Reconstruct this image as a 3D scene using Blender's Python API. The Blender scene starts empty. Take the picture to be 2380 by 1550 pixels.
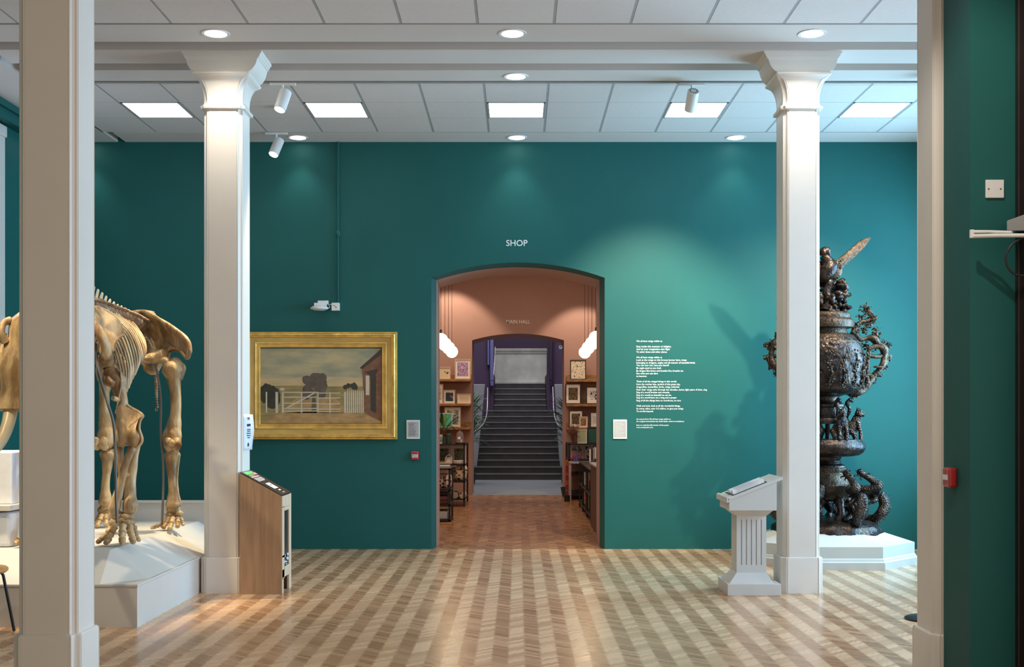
import bpy, bmesh, math, random
from mathutils import Vector, Matrix, noise
random.seed(7)
SC = bpy.context.scene
COL = SC.collection
PI = math.pi
# ------------------------------------------------------------------ camera, world, daylight, exposure
EYE = 1.487          # eye height; x right, y into the room, z up
FPX = 2720.0         # focal length in pixels of a 2380 px wide frame
cam = bpy.data.cameras.new('camera'); camo = bpy.data.objects.new('camera', cam); COL.objects.link(camo)
camo.location = (0, 0, EYE); camo.rotation_euler = (PI/2, 0, 0)
cam.sensor_width = 36; cam.lens = 36*FPX/2380; cam.shift_x = -14/2380; cam.shift_y = 193/2380
cam.clip_start = .1; cam.clip_end = 200
SC.camera = camo
SC.view_settings.view_transform = 'Standard'; SC.view_settings.look = 'None'
SC.view_settings.exposure = 0.0; SC.view_settings.gamma = 1.0; SC.view_settings.use_curve_mapping = False
w = bpy.data.worlds.new('world'); SC.world = w; w.use_nodes = True
bg = w.node_tree.nodes['Background']; bg.inputs[0].default_value = (1.0, .90, .78, 1); bg.inputs[1].default_value = .88

def lamp(name, kind, loc, rot=(0, 0, 0), energy=100, color=(1, 1, 1), size=.1, size_y=None, angle=60, blend=.5, parent=None, to=None, spread=180):
    l = bpy.data.lights.new(name, kind); l.energy = energy; l.color = color
    if kind == 'AREA':
        l.shape = 'RECTANGLE'; l.size = size; l.size_y = size_y or size; l.spread = math.radians(spread)
    elif kind == 'SPOT':
        l.spot_size = math.radians(angle); l.spot_blend = blend; l.shadow_soft_size = size
    else: l.shadow_soft_size = size
    o = bpy.data.objects.new(name, l); COL.objects.link(o); o.location = loc; o.rotation_euler = rot
    if to is not None:
        o.rotation_euler = (Vector(to)-Vector(loc)).to_track_quat('-Z', 'Y').to_euler()
    if parent:
        o.parent = parent; o.location = Vector(loc)-wloc(parent)
    return o
# daylight entering through the tall windows of the right wall
DAY = (.52, .73, 1.0)
lamp('window_daylight', 'AREA', (5.42, 7.75, 2.35), (0, math.radians(74), 0), 235, DAY, 3.1, 2.2, spread=150)
lamp('window_daylight', 'AREA', (5.42, 11.5, 2.35), (0, math.radians(86), 0), 380, (.32, .69, 1.0), 3.1, 2.3, spread=150)
# unseen area light added to brighten the stair hall beyond the shop
lamp('hall_fill_light', 'AREA', (-.2, 27.0, 7.6), (math.radians(20), 0, 0), 280, (.84, .88, 1.0), 3.0, 5.0)

# ------------------------------------------------------------------ helpers
def S(y): return FPX/y
def P(px, py, Y): s = FPX/Y; return Vector(((px-1204)/s, Y, EYE+(968-py)/s))
def lin(c):
    c /= 255.0
    return c/12.92 if c <= .04045 else ((c+.055)/1.055)**2.4
def C(r, g, b): return (lin(r), lin(g), lin(b))
def wloc(o):
    v = Vector((0, 0, 0))
    while o: v += o.location; o = o.parent
    return v
def cr(pts, n=6):
    pts = [Vector(p) for p in pts]; out = []
    if len(pts) < 3: return pts
    for i in range(len(pts)-1):
        p0 = pts[max(i-1, 0)]; p1 = pts[i]; p2 = pts[i+1]; p3 = pts[min(i+2, len(pts)-1)]
        for k in range(n):
            t = k/n
            out.append(.5*((2*p1)+(p2-p0)*t+(2*p0-5*p1+4*p2-p3)*t*t+(3*p1-p0-3*p2+p3)*t**3))
    out.append(pts[-1]); return out
class MB:
    def __init__(s): s.v = []; s.f = []; s.m = []
    def add(s, vs, fs, m=0):
        n = len(s.v); s.v += [Vector(p) for p in vs]; s.f += [tuple(i+n for i in f) for f in fs]; s.m += [m]*len(fs); return s
    def quad(s, a, b, c, d, m=0): return s.add([a, b, c, d], [(0, 1, 2, 3)], m)
    def box(s, x0, x1, y0, y1, z0, z1, m=0):
        v = [(x0,y0,z0),(x1,y0,z0),(x1,y1,z0),(x0,y1,z0),(x0,y0,z1),(x1,y0,z1),(x1,y1,z1),(x0,y1,z1)]
        return s.add(v, [(0,3,2,1),(4,5,6,7),(0,1,5,4),(1,2,6,5),(2,3,7,6),(3,0,4,7)], m)
    def hexa(s, lo, hi, m=0):   # lo, hi: equal length loops (ccw from above), closed
        n = len(lo); vs = list(lo)+list(hi)
        fs = [tuple(range(n-1, -1, -1)), tuple(range(n, 2*n))]+[(i, (i+1) % n, n+(i+1) % n, n+i) for i in range(n)]
        return s.add(vs, fs, m)
    def rings(s, rs, m=0, cap=True, closed=True):
        n = len(rs[0]); vs = [p for r in rs for p in r]; fs = []
        for j in range(len(rs)-1):
            for i in range(n if closed else n-1):
                a = j*n+i; b = j*n+(i+1) % n; fs.append((a, b, b+n, a+n))
        if cap:
            fs.append(tuple(range(n-1, -1, -1))); fs.append(tuple(range((len(rs)-1)*n, len(rs)*n)))
        return s.add(vs, fs, m)
    def tube(s, pts, rad, seg=8, m=0, smooth=5, flat=1.0, jit=0, flatdir=None, rnd=False):
        pts = [Vector(p) for p in pts]
        if not isinstance(rad, (list, tuple)): rad = [rad]*len(pts)
        q = cr([Vector((p.x, p.y, p.z)) for p in pts], smooth) if smooth and len(pts) > 2 else pts
        rr = []
        L = len(q)-1
        for i in range(len(q)):
            t = i/max(L, 1)*(len(pts)-1); k = min(int(t), len(pts)-2); f = t-k; f = f*f*(3-2*f)
            rr.append(rad[k]*(1-f)+rad[k+1]*f)
        up = None; rs = []
        for i, p in enumerate(q):
            d = (q[min(i+1, L)]-q[max(i-1, 0)])
            d = d.normalized() if d.length > 1e-9 else Vector((0, 0, 1))
            if up is None:
                a = Vector(flatdir) if flatdir else (Vector((0, 1, 0)) if abs(d.y) < .8 else Vector((1, 0, 0)))
                up = (a-d*a.dot(d)).normalized()
            else: up = (up-d*up.dot(d)).normalized()
            sd = d.cross(up); ring = []
            for k in range(seg):
                a = 2*PI*k/seg; r = rr[i]
                o = up*math.cos(a)*r*flat+sd*math.sin(a)*r
                if jit: o *= 1+jit*noise.noise((p+o)*(9.0))
                ring.append(p+o)
            rs.append(ring)
        if rnd and L > 0:
            for e, j in ((0, 1), (-1, -2)):
                c0 = sum(rs[e], Vector())/seg; dd = (c0-sum(rs[j], Vector())/seg).normalized(); r0 = rr[e]; base = [p.copy() for p in rs[e]]; new = []
                for sh, fc in ((.22, .86), (.38, .6), (.45, .2)): new.append([c0+dd*r0*sh+(p-c0)*fc for p in base])
                rs = (list(reversed(new))+rs) if e == 0 else rs+new
        return s.rings(rs, m)
    def lathe(s, prof, c=(0, 0), seg=32, m=0, fn=None):
        rs = []
        for r, z in prof:
            rs.append([Vector((c[0]+(r*(fn(a, z) if fn else 1))*math.cos(a), c[1]+(r*(fn(a, z) if fn else 1))*math.sin(a), z)) for a in [2*PI*k/seg for k in range(seg)]])
        return s.rings(rs, m)
    def ball(s, c, r, m=0, seg=10, jit=0, sc=(1, 1, 1)):
        c = Vector(c); rs = []
        for j in range(seg//2+1):
            t = PI*j/(seg//2); t = max(.08, min(PI-.08, t)); ring = []
            for k in range(seg):
                a = 2*PI*k/seg; o = Vector((math.sin(t)*math.cos(a)*sc[0], math.sin(t)*math.sin(a)*sc[1], -math.cos(t)*sc[2]))*r
                if jit: o *= 1+jit*noise.noise((c+o)*(2.2/r))
                ring.append(c+o)
            rs.append(ring)
        return s.rings(rs, m)
    def cyl(s, a, b, r, r2=None, seg=16, m=0):
        return s.tube([a, b], [r, r if r2 is None else r2], seg, m, smooth=0)
    def mirror(s, x0):
        o = MB(); o.v = [Vector((2*x0-p.x, p.y, p.z)) for p in s.v]; o.f = [tuple(reversed(f)) for f in s.f]; o.m = list(s.m); return o
    def shift(s, d):
        d = Vector(d); s.v = [p+d for p in s.v]; return s
    def rotz(s, a, c=(0, 0)):
        R = Matrix.Rotation(a, 3, 'Z'); c = Vector((c[0], c[1], 0)); s.v = [R @ (p-c)+c for p in s.v]; return s
    def build(s, name, mats, parent=None, smooth=None, bevel=0, sub=0):
        if not isinstance(mats, (list, tuple)): mats = [mats]
        if parent is None:
            xs = [p.x for p in s.v]; ys = [p.y for p in s.v]; zs = [p.z for p in s.v]
            org = Vector(((min(xs)+max(xs))/2, (min(ys)+max(ys))/2, min(zs)))
        else: org = wloc(parent)
        me = bpy.data.meshes.new(name)
        me.from_pydata([tuple(p-org) for p in s.v], [], s.f)
        for x in mats: me.materials.append(x)
        me.polygons.foreach_set('material_index', s.m)
        bm = bmesh.new(); bm.from_mesh(me); bmesh.ops.recalc_face_normals(bm, faces=bm.faces); bm.to_mesh(me); bm.free()
        if smooth is not None:
            me.polygons.foreach_set('use_smooth', [True]*len(me.polygons))
            me.set_sharp_from_angle(angle=math.radians(smooth))
        me.update()
        o = bpy.data.objects.new(name, me); COL.objects.link(o)
        if parent: o.parent = parent
        else: o.location = org
        if bevel:
            b = o.modifiers.new('bevel', 'BEVEL'); b.width = bevel; b.segments = 2; b.limit_method = 'ANGLE'; b.angle_limit = math.radians(50)
        if sub:
            b = o.modifiers.new('sub', 'SUBSURF'); b.levels = sub; b.render_levels = sub
        return o
def thing(name, label, cat, loc=(0, 0, 0), group=None, rz=0):
    o = bpy.data.objects.new(name, None); COL.objects.link(o); o.location = loc; o.rotation_euler = (0, 0, rz)
    o.empty_display_size = .1
    return tag(o, label, cat, group)
def tag(o, label=None, cat=None, group=None, kind=None):
    if label: o['label'] = label
    if cat: o['category'] = cat
    if group: o['group'] = group
    if kind: o['kind'] = kind
    return o
def struct(o): o['kind'] = 'structure'; return o
def kids(o): return [c for c in COL.objects if c.parent is o]
def copy_tree(o, parent=None):
    c = o.copy(); COL.objects.link(c); c.parent = parent
    for ch in kids(o): copy_tree(ch, c)
    return c

# ------------------------------------------------------------------ materials
def nt(name):
    m = bpy.data.materials.new(name); m.use_nodes = True; t = m.node_tree
    return m, t, t.nodes['Principled BSDF']
def mat(name, col, rough=.6, metal=0, var=.06, scale=8, bump=0, bscale=60, spec=.5, coat=0, stretch=None, col2=None, trans=0, alpha=None, vor=0):
    m, t, b = nt(name); N = t.nodes; L = t.links
    tc = N.new('ShaderNodeTexCoord'); mp = N.new('ShaderNodeMapping'); L.new(tc.outputs['Object'], mp.inputs[0])
    if stretch: mp.inputs['Scale'].default_value = stretch
    nz = N.new('ShaderNodeTexNoise'); nz.inputs['Scale'].default_value = scale; nz.inputs['Detail'].default_value = 5
    L.new(mp.outputs[0], nz.inputs['Vector'])
    rp = N.new('ShaderNodeValToRGB'); rp.color_ramp.elements[0].position = .32; rp.color_ramp.elements[1].position = .68
    a = col2 if col2 else tuple(c*(1-var) for c in col)
    bb = col if col2 else tuple(min(1, c*(1+var)) for c in col)
    rp.color_ramp.elements[0].color = (*a, 1); rp.color_ramp.elements[1].color = (*bb, 1)
    L.new(nz.outputs['Fac'], rp.inputs[0]); L.new(rp.outputs[0], b.inputs['Base Color'])
    b.inputs['Roughness'].default_value = rough; b.inputs['Metallic'].default_value = metal
    b.inputs['Specular IOR Level'].default_value = spec; b.inputs['Coat Weight'].default_value = coat
    if trans: b.inputs['Transmission Weight'].default_value = trans
    if alpha is not None: b.inputs['Alpha'].default_value = alpha
    if bump:
        n2 = N.new('ShaderNodeTexNoise'); n2.inputs['Scale'].default_value = bscale; n2.inputs['Detail'].default_value = 4
        L.new(mp.outputs[0], n2.inputs['Vector'])
        hgt = n2.outputs['Fac']
        if vor:
            vv = N.new('ShaderNodeTexVoronoi'); vv.inputs['Scale'].default_value = vor; L.new(mp.outputs[0], vv.inputs['Vector']); hgt = vv.outputs['Distance']
        bp = N.new('ShaderNodeBump'); bp.inputs['Strength'].default_value = bump; bp.inputs['Distance'].default_value = .01
        L.new(hgt, bp.inputs['Height']); L.new(bp.outputs[0], b.inputs['Normal'])
    return m
def glow(name, col, st, cam_col=None):
    m, t, b = nt(name)
    b.inputs['Base Color'].default_value = (*col, 1); b.inputs['Emission Color'].default_value = (*col, 1); b.inputs['Emission Strength'].default_value = st
    return m
def art(name, c1, c2, c3, scale=30, kind='v', th=.45):
    m, t, b = nt(name); N = t.nodes; L = t.links
    tc = N.new('ShaderNodeTexCoord')
    if kind == 'v':
        x = N.new('ShaderNodeTexVoronoi'); x.inputs['Scale'].default_value = scale; o = x.outputs['Distance']
    else:
        x = N.new('ShaderNodeTexNoise'); x.inputs['Scale'].default_value = scale; x.inputs['Detail'].default_value = 3; o = x.outputs['Fac']
    dn = N.new('ShaderNodeTexNoise'); dn.inputs['Scale'].default_value = scale*.8; L.new(tc.outputs['Object'], dn.inputs['Vector'])
    va = N.new('ShaderNodeVectorMath'); va.operation = 'MULTIPLY_ADD'; L.new(dn.outputs['Color'], va.inputs[0]); va.inputs[1].default_value = (1.6/scale,)*3; L.new(tc.outputs['Object'], va.inputs[2])
    L.new(va.outputs[0], x.inputs['Vector'])
    rp = N.new('ShaderNodeValToRGB'); rp.color_ramp.interpolation = 'CONSTANT'
    e = rp.color_ramp.elements; e[0].position = 0; e[0].color = (*c1, 1); e[1].position = th; e[1].color = (*c2, 1)
    z = e.new(min(.98, th+.12)); z.color = (*c3, 1)
    L.new(o, rp.inputs[0]); L.new(rp.outputs[0], b.inputs['Base Color']); b.inputs['Roughness'].default_value = .5
    return m
M = {}
M['teal'] = mat('teal_paint', (.013, .106, .098), .55, var=.05, scale=1.3, bump=.05, bscale=40, spec=.22)
M['white'] = mat('ceiling_white', (.63, .57, .52), .75, var=.015, scale=2)
M['tile'] = mat('ceiling_tile', (.655, .60, .56), .9, var=.02, scale=30, bump=.05, bscale=200)
M['grid'] = mat('ceiling_grid', (.36, .35, .33), .8)
M['gap'] = mat('shadow_gap', (.10, .10, .10), .9)
M['column'] = mat('column_paint', (.76, .71, .64), .45, var=.02, scale=3, bump=.03, bscale=25)
M['plinth'] = mat('plinth_paint', (.60, .58, .54), .5, var=.02, scale=3)
M['pink'] = mat('terracotta_paint', (.40, .235, .19), .7, var=.03, scale=2)
M['purple'] = mat('purple_paint', (.07, .038, .085), .7, var=.05, scale=2)
M['violet'] = mat('violet_daylit', (.16, .16, .36), .4, var=.05, scale=2)  # left stair pier; the daylight falling on it is put into the colour
M['stonefloor'] = mat('grey_stone_floor', (.24, .26, .28), .35, var=.08, scale=2)
M['stone'] = mat('sandstone', (.60, .59, .54), .8, var=.15, scale=3, bump=.2, bscale=12)
M['step'] = mat('dark_stone_step', (.055, .05, .052), .4, var=.2, scale=4)
M['nose'] = mat('step_nosing', (.30, .31, .33), .4)
M['gold'] = mat('gilt', (.80, .50, .13), .38, .45, var=.2, scale=9, bump=.1, bscale=50)
M['goldlo'] = mat('gilt_matt', (.62, .40, .12), .5, .3, var=.12, scale=6)
M['bronze'] = mat('bronze', (.075, .048, .034), .32, .8, scale=14, bump=.8, bscale=40, col2=(.018, .015, .019))
M['bronze2'] = mat('bronze_relief', (.10, .062, .036), .38, .8, scale=18, bump=1.0, bscale=55, col2=(.035, .026, .024))
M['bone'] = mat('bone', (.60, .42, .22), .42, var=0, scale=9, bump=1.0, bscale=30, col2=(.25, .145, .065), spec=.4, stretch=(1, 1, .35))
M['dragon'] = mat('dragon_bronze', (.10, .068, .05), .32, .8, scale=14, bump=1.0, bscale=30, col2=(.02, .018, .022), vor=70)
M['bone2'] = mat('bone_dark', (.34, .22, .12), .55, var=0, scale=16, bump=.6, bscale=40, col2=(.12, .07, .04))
for q_ in (0, 1): M['bone'].node_tree.nodes['Color Ramp'].color_ramp.elements[q_].position = (.40, .60)[q_]
M['ivory'] = mat('ivory', (.62, .48, .28), .35, var=.12, scale=6)
M['rod'] = mat('grey_steel', (.16, .145, .125), .55, .2)
M['oak'] = mat('oak', (.42, .255, .14), .5, var=0, scale=5, col2=(.33, .19, .10), stretch=(8, 8, .7), bump=.1, bscale=30)
M['oaklt'] = mat('pale_oak', (.62, .46, .31), .5, var=.08, scale=5, stretch=(8, 8, .7))
M['darkwood'] = mat('dark_wood', (.10, .05, .03), .5, var=.3, scale=6, stretch=(5, 5, .6))
M['liveedge'] = mat('shelf_wood', (.30, .15, .05), .55, var=.35, scale=10, stretch=(1, 4, 4))
M['black'] = mat('black_metal', (.018, .018, .02), .4, .3)
M['blackgloss'] = mat('black_print', (.022, .02, .022), .25)
M['plastic'] = mat('white_plastic', (.78, .77, .75), .35)
M['greyplastic'] = mat('grey_plastic', (.33, .32, .30), .45)
M['paper'] = mat('paper', (.70, .72, .76), .7, var=.03, scale=20)
M['ink'] = mat('ink', (.03, .03, .06), .7)
M['letter'] = mat('white_vinyl', (.82, .84, .84), .5)
M['plate'] = mat('label_plate', (.42, .41, .40), .6)
M['platelt'] = mat('label_plate_border', (.66, .65, .62), .6)
M['red'] = mat('red_plastic', (.42, .02, .02), .35)
M['clear'] = mat('clear_cover', (.8, .8, .85), .05, alpha=.14)
M['steel'] = mat('polished_steel', (.75, .76, .80), .2, .9)
M['leaf'] = mat('leaf', (.06, .17, .035), .45, var=.4, scale=9)
M['leafdk'] = mat('dark_leaf', (.02, .06, .02), .5, var=.4, scale=9)
M['lamp'] = glow('lamp_glow', (1, .97, .9), 9)
M['panel'] = glow('panel_glow', (1, 1, 1), 5)
M['globe'] = glow('globe_glow', (1, .76, .42), 9)
M['glass'] = mat('glass', (.9, .95, .95), .03, trans=1)
# ------------------------------------------------------------------ herringbone floor material
def wood_floor(name, PAR, WN, cols):
    m, t, b = nt(name); N = t.nodes; L = t.links
    g = N.new('ShaderNodeNewGeometry'); sp = N.new('ShaderNodeSeparateXYZ'); L.new(g.outputs['Position'], sp.inputs[0])
    def mth(op, a, b_=None, c=None):
        n = N.new('ShaderNodeMath'); n.operation = op
        for i, x in enumerate((a, b_, c)):
            if x is None: continue
            if isinstance(x, (int, float)): n.inputs[i].default_value = x
            else: L.new(x, n.inputs[i])
        return n.outputs[0]
    W = .1014; T = .048
    X = sp.outputs[0]; Y = sp.outputs[1]
    saw = mth('MULTIPLY', mth('SUBTRACT', mth('FRACT', mth('DIVIDE', Y, T)), .5), .16)
    u = mth('ADD', mth('ADD', mth('DIVIDE', X, W), 99.6), saw)
    ci = mth('FLOOR', u); f = mth('SUBTRACT', mth('FRACT', u), .5)
    par = mth('MODULO', ci, 2.0); sg = mth('SUBTRACT', 1.0, mth('MULTIPLY', par, 2.0))
    v = mth('ADD', Y, mth('MULTIPLY', mth('MULTIPLY', sg, f), W*.9))
    vt = mth('DIVIDE', v, T); bi = mth('FLOOR', vt); fr = mth('FRACT', vt)
    cx = N.new('ShaderNodeCombineXYZ'); L.new(ci, cx.inputs[0]); L.new(bi, cx.inputs[1])
    wn = N.new('ShaderNodeTexWhiteNoise'); wn.noise_dimensions = '2D'; L.new(cx.outputs[0], wn.inputs['Vector'])
    nz = N.new('ShaderNodeTexNoise'); nz.inputs['Scale'].default_value = .8; L.new(g.outputs['Position'], nz.inputs['Vector'])
    gr = N.new('ShaderNodeTexNoise'); gr.inputs['Scale'].default_value = 45; L.new(g.outputs['Position'], gr.inputs['Vector'])
    tone = mth('ADD', mth('MULTIPLY', par, PAR), mth('MULTIPLY', wn.outputs['Value'], WN))  # light and dark strips: sheen by grain direction put into the base colour
    tone = mth('ADD', tone, mth('MULTIPLY', mth('SUBTRACT', nz.outputs['Fac'], .5), .25))
    tone = mth('ADD', tone, mth('MULTIPLY', mth('SUBTRACT', gr.outputs['Fac'], .5), .14))
    rp = N.new('ShaderNodeValToRGB'); e = rp.color_ramp.elements
    e[0].position = 0; e[0].color = (*cols[0], 1); e[1].position = 1; e[1].color = (*cols[2], 1)
    q = e.new(.45); q.color = (*cols[1], 1)
    L.new(tone, rp.inputs[0])
    seam = mth('LESS_THAN', fr, .05)
    mx = N.new('ShaderNodeMix'); mx.data_type = 'RGBA'; mx.inputs['B'].default_value = (.13, .075, .045, 1)
    L.new(mth('MULTIPLY', seam, .08), mx.inputs['Factor']); L.new(rp.outputs[0], mx.inputs['A'])
    L.new(mx.outputs['Result'], b.inputs['Base Color'])
    L.new(mth('ADD', .19, mth('MULTIPLY', wn.outputs['Value'], .12)), b.inputs['Roughness'])
    b.inputs['Specular IOR Level'].default_value = .55
    # each block lies a touch out of level
    bh = mth('MULTIPLY', gr.outputs['Fac'], .25)
    bp = N.new('ShaderNodeBump'); bp.inputs['Strength'].default_value = .10; bp.inputs['Distance'].default_value = .01
    L.new(bh, bp.inputs['Height']); L.new(bp.outputs[0], b.inputs['Normal'])
    return m
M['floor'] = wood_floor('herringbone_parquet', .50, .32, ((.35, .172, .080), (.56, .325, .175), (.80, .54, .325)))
M['shopfloor'] = wood_floor('warm_lit_parquet', .16, .45, ((.24, .105, .045), (.36, .18, .085), (.50, .28, .15)))  # browner parquet variant; mostly the shop's warm light put into the colour

# ------------------------------------------------------------------ shell
HC = EYE+3.08                         # ceiling height
BW = 13.13                            # plane of the far teal wall
struct(MB().box(-5.3, 5.3, -1.2, BW, -.1, 0).build('floor', M['floor']))
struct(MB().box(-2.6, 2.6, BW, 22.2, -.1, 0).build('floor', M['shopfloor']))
struct(MB().box(-3.4, 3.4, 22.2, 31, -.1, 0).build('floor', M['stonefloor']))
def archpts(cx, hw, z1, z2, Y, n=20):
    r = [Vector((cx-hw, Y, 0)), Vector((cx-hw, Y, z1))]
    rise = z2-z1; R = (hw*hw+rise*rise)/(2*rise); a0 = math.asin(hw/R)
    for k in range(1, n):
        a = -a0+2*a0*k/n; r.append(Vector((cx+R*math.sin(a), Y, z2-R+R*math.cos(a))))
    return r+[Vector((cx+hw, Y, z1)), Vector((cx+hw, Y, 0))]
def archwall(mb, cx, hw, z1, z2, Y, X0, X1, H, m=0):
    p = archpts(cx, hw, z1, z2, Y); n = len(p)
    mb.quad((X0, Y, 0), p[0], p[1], (X0, Y, z1), m); mb.quad((X0, Y, z1), p[1], (p[1].x, Y, H), (X0, Y, H), m)
    for i in range(1, n-2): mb.quad(p[i], p[i+1], (p[i+1].x, Y, H), (p[i].x, Y, H), m)
    mb.quad(p[-1], (X1, Y, 0), (X1, Y, z1), p[-2], m); mb.quad(p[-2], (X1, Y, z1), (X1, Y, H), (p[-2].x, Y, H), m)
def reveal(mb, a, b, m=0):
    for i in range(len(a)-1): mb.quad(a[i], a[i+1], b[i+1], b[i], m)
g = MB()
archwall(g, 0, .9725, 3.043, 3.215, BW, -5.3, 5.3, 4.75, 0)
A1 = archpts(0, .9725, 3.043, 3.215, BW); A2 = archpts(0, .930, 3.042, 3.189, BW+.22); A3 = archpts(0, .946, 3.042, 3.189, BW+1.0)
reveal(g, A1, A2, 0); reveal(g, A2, A3, 1)
archwall(g, 0, .946, 3.042, 3.189, BW+1.0, -5.3, 5.3, 4.75, 1)
struct(g.build('wall_back', [M['teal'], M['pink']], smooth=30))
g = MB()                              # far wall of the shop with the opening to the hall
archwall(g, 0, .871, 2.935, 3.06, 22.2, -2.6, 2.6, 4.75, 0)
reveal(g, archpts(0, .871, 2.935, 3.06, 22.2), archpts(0, .879, 2.935, 3.06, 23.3), 0)
archwall(g, 0, .879, 2.935, 3.06, 23.3, -3.4, 3.4, 6, 1)
g.box(-2.7, -2.6, 14.13, 22.2, 0, 4.75, 0); g.box(2.6, 2.7, 14.13, 22.2, 0, 4.75, 0)
struct(g.build('wall_shop', [M['pink'], M['purple']], smooth=30))
struct(MB().box(-2.6, 2.6, 14.13, 22.2, 4.6, 4.7).build('ceiling', M['white']))
# left wall with a tall window near the corner
g = MB()
for y0, y1, z0, z1 in ((-1.2, 9.4, 0, 4.7), (9.4, 11.60, 0, 2.4), (9.4, 11.60, 4.30, 4.7), (11.60, BW, 0, 4.7)): g.box(-5.34, -5.14, y0, y1, z0, z1)
g.box(-5.14, -5.02, -1.2, BW, 4.40, 4.50); g.box(-5.14, -4.98, -1.2, BW, 4.50, HC)
struct(g.build('wall_left', M['teal']))
g = MB(); g.box(-5.22, -5.12, 11.55, 11.69, 2.35, 4.36); g.box(-5.22, -5.12, 9.31, 9.45, 2.35, 4.36); g.box(-5.22, -5.10, 9.31, 11.69, 4.27, 4.38); g.box(-5.22, -5.08, 9.28, 11.71, 2.31, 2.40)
g.box(-5.26, -5.20, 10.45, 10.55, 2.4, 4.3)
wn1 = struct(g.build('window_1', M['plinth'], bevel=.01))
MB().box(-5.30, -5.28, 9.4, 11.6, 2.4, 4.3).build('pane', glow('blind_daylight', (.72, .82, 1), .9), parent=wn1)
# right wall with two tall windows
g = MB()
for y0, y1, z0, z1 in ((5.97, 6.65, 0, 4.7), (6.65, 8.85, 0, .8), (6.65, 8.85, 3.9, 4.7), (8.85, 10.35, 0, 4.7), (10.35, 12.65, 0, .8), (10.35, 12.65, 3.9, 4.7), (12.65, BW, 0, 4.7)):
    g.box(5.14, 5.34, y0, y1, z0, z1)
struct(g.build('wall_right', M['teal']))
for k, (a, b_) in enumerate(((6.65, 8.85), (10.35, 12.65))):
    g = MB(); g.box(5.10, 5.22, a-.06, a+.04, .75, 3.95); g.box(5.10, 5.22, b_-.04, b_+.06, .75, 3.95); g.box(5.10, 5.22, a, b_, 3.86, 3.95); g.box(5.06, 5.24, a, b_, .74, .82)
    g.box(5.20, 5.24, (a+b_)/2-.02, (a+b_)/2+.02, .8, 3.9); g.box(5.20, 5.24, a, b_, 2.3, 2.34)
    struct(g.build('window_%d' % (k+2), M['plinth']))
# wall end on the right in front of the pilaster, dark door frame
struct(MB().box(2.306, 5.2, 5.97, 6.34, 0, 4.6).build('wall_end', M['teal']))
g = MB(); g.box(2.548, 2.62, 5.78, 5.97, 0, 4.56); g.box(2.535, 2.57, 5.93, 5.97, 0, 4.56); g.box(2.60, 3.3, 5.60, 5.80, 2.2, 4.56)
struct(g.build('door_1', mat('door_frame_dark', (.022, .012, .012), .35, var=.2), bevel=.004))

# ------------------------------------------------------------------ ceiling
ce = MB(); T = .6; X0 = -.318-7*T
def tiles(y0, y1, skip, near=None):
    ce.quad((-4.47, y0, HC+.0015), (4.5, y0, HC+.0015), (4.5, y1, HC+.0015), (-4.47, y1, HC+.0015), 1)
    y = y1
    while y > y0+.01:
        ya = max(y-T, y0)
        for k in range(15):
            xa = X0+k*T
            if abs(y-12.07) < .02 and (k-7) % 3 == 0 and skip: continue
            ce.box(xa+.012, xa+T-.012, ya+.004, y-.004, HC, HC+.02, 0)
        y -= T
tiles(10.80, 12.67, True); tiles(2.0, 9.17, False)
# plain soffits between the tiled fields, parted by shadow gaps
for a, b_ in ((9.20, 9.62), (10.41, 10.74), (12.70, BW)): ce.box(-4.4, 4.5, a, b_, HC, HC+.12, 2)
ce.box(-4.4, 4.5, 9.79, 10.17, HC-.012, HC+.12, 2)
ce.box(-4.4, 4.5, 9.15, 10.75, HC+.16, HC+.2, 2); ce.box(-4.4, 4.5, 12.6, BW, HC+.05, HC+.2, 3)
ce.box(-4.4, 4.5, 10.7, 10.85, HC+.05, HC+.2, 3); ce.box(-4.4, 4.5, 9.1, 9.25, HC+.125, HC+.2, 3)
ce.box(-5.14, -4.49, 2, BW, HC, HC+.15, 2); ce.box(4.5, 5.14, 2, BW, HC, HC+.15, 2)
ce.box(-5.3, 5.3, 1, BW+.1, 4.8, 4.9, 2)
struct(ce.build('ceiling', [M['tile'], M['grid'], M['white'], M['gap']]))
# lighting track along the soffit edge
g = MB(); g.box(-4.4, 4.45, 10.752, 10.785, HC-.012, HC+.02)
tr = g.build('lighting_track', M['greyplastic']); tag(tr, 'long thin grey lighting track running across the ceiling above the columns', 'track')

for k, (i, side) in enumerate(((-6, 'leftmost, half over the skeleton'), (-3, 'over the gilt framed painting'), (0, 'above the shop sign'), (3, 'left of the far right column'), (6, 'rightmost, above the bronze urn'))):
    xa = X0+(7+i)*T; t = thing('ceiling_light_panel', 'square flush ceiling light panel, ' + side, 'ceiling light', (xa+T/2, 11.77, HC), 'lit panels in the tiled ceiling')
    g = MB(); g.box(xa+.012, xa+T-.012, 11.475, 11.50, HC-.002, HC+.02); g.box(xa+.012, xa+T-.012, 12.045, 12.065, HC-.002, HC+.02); g.box(xa+.012, xa+.03, 11.475, 12.065, HC-.002, HC+.02); g.box(xa+T-.03, xa+T-.012, 11.475, 12.065, HC-.002, HC+.02)
    g.build('frame', M['grid'], t); MB().box(xa+.028, xa+T-.028, 11.497, 12.047, HC-.001, HC+.001).build('diffuser', M['panel'], t)

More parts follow.
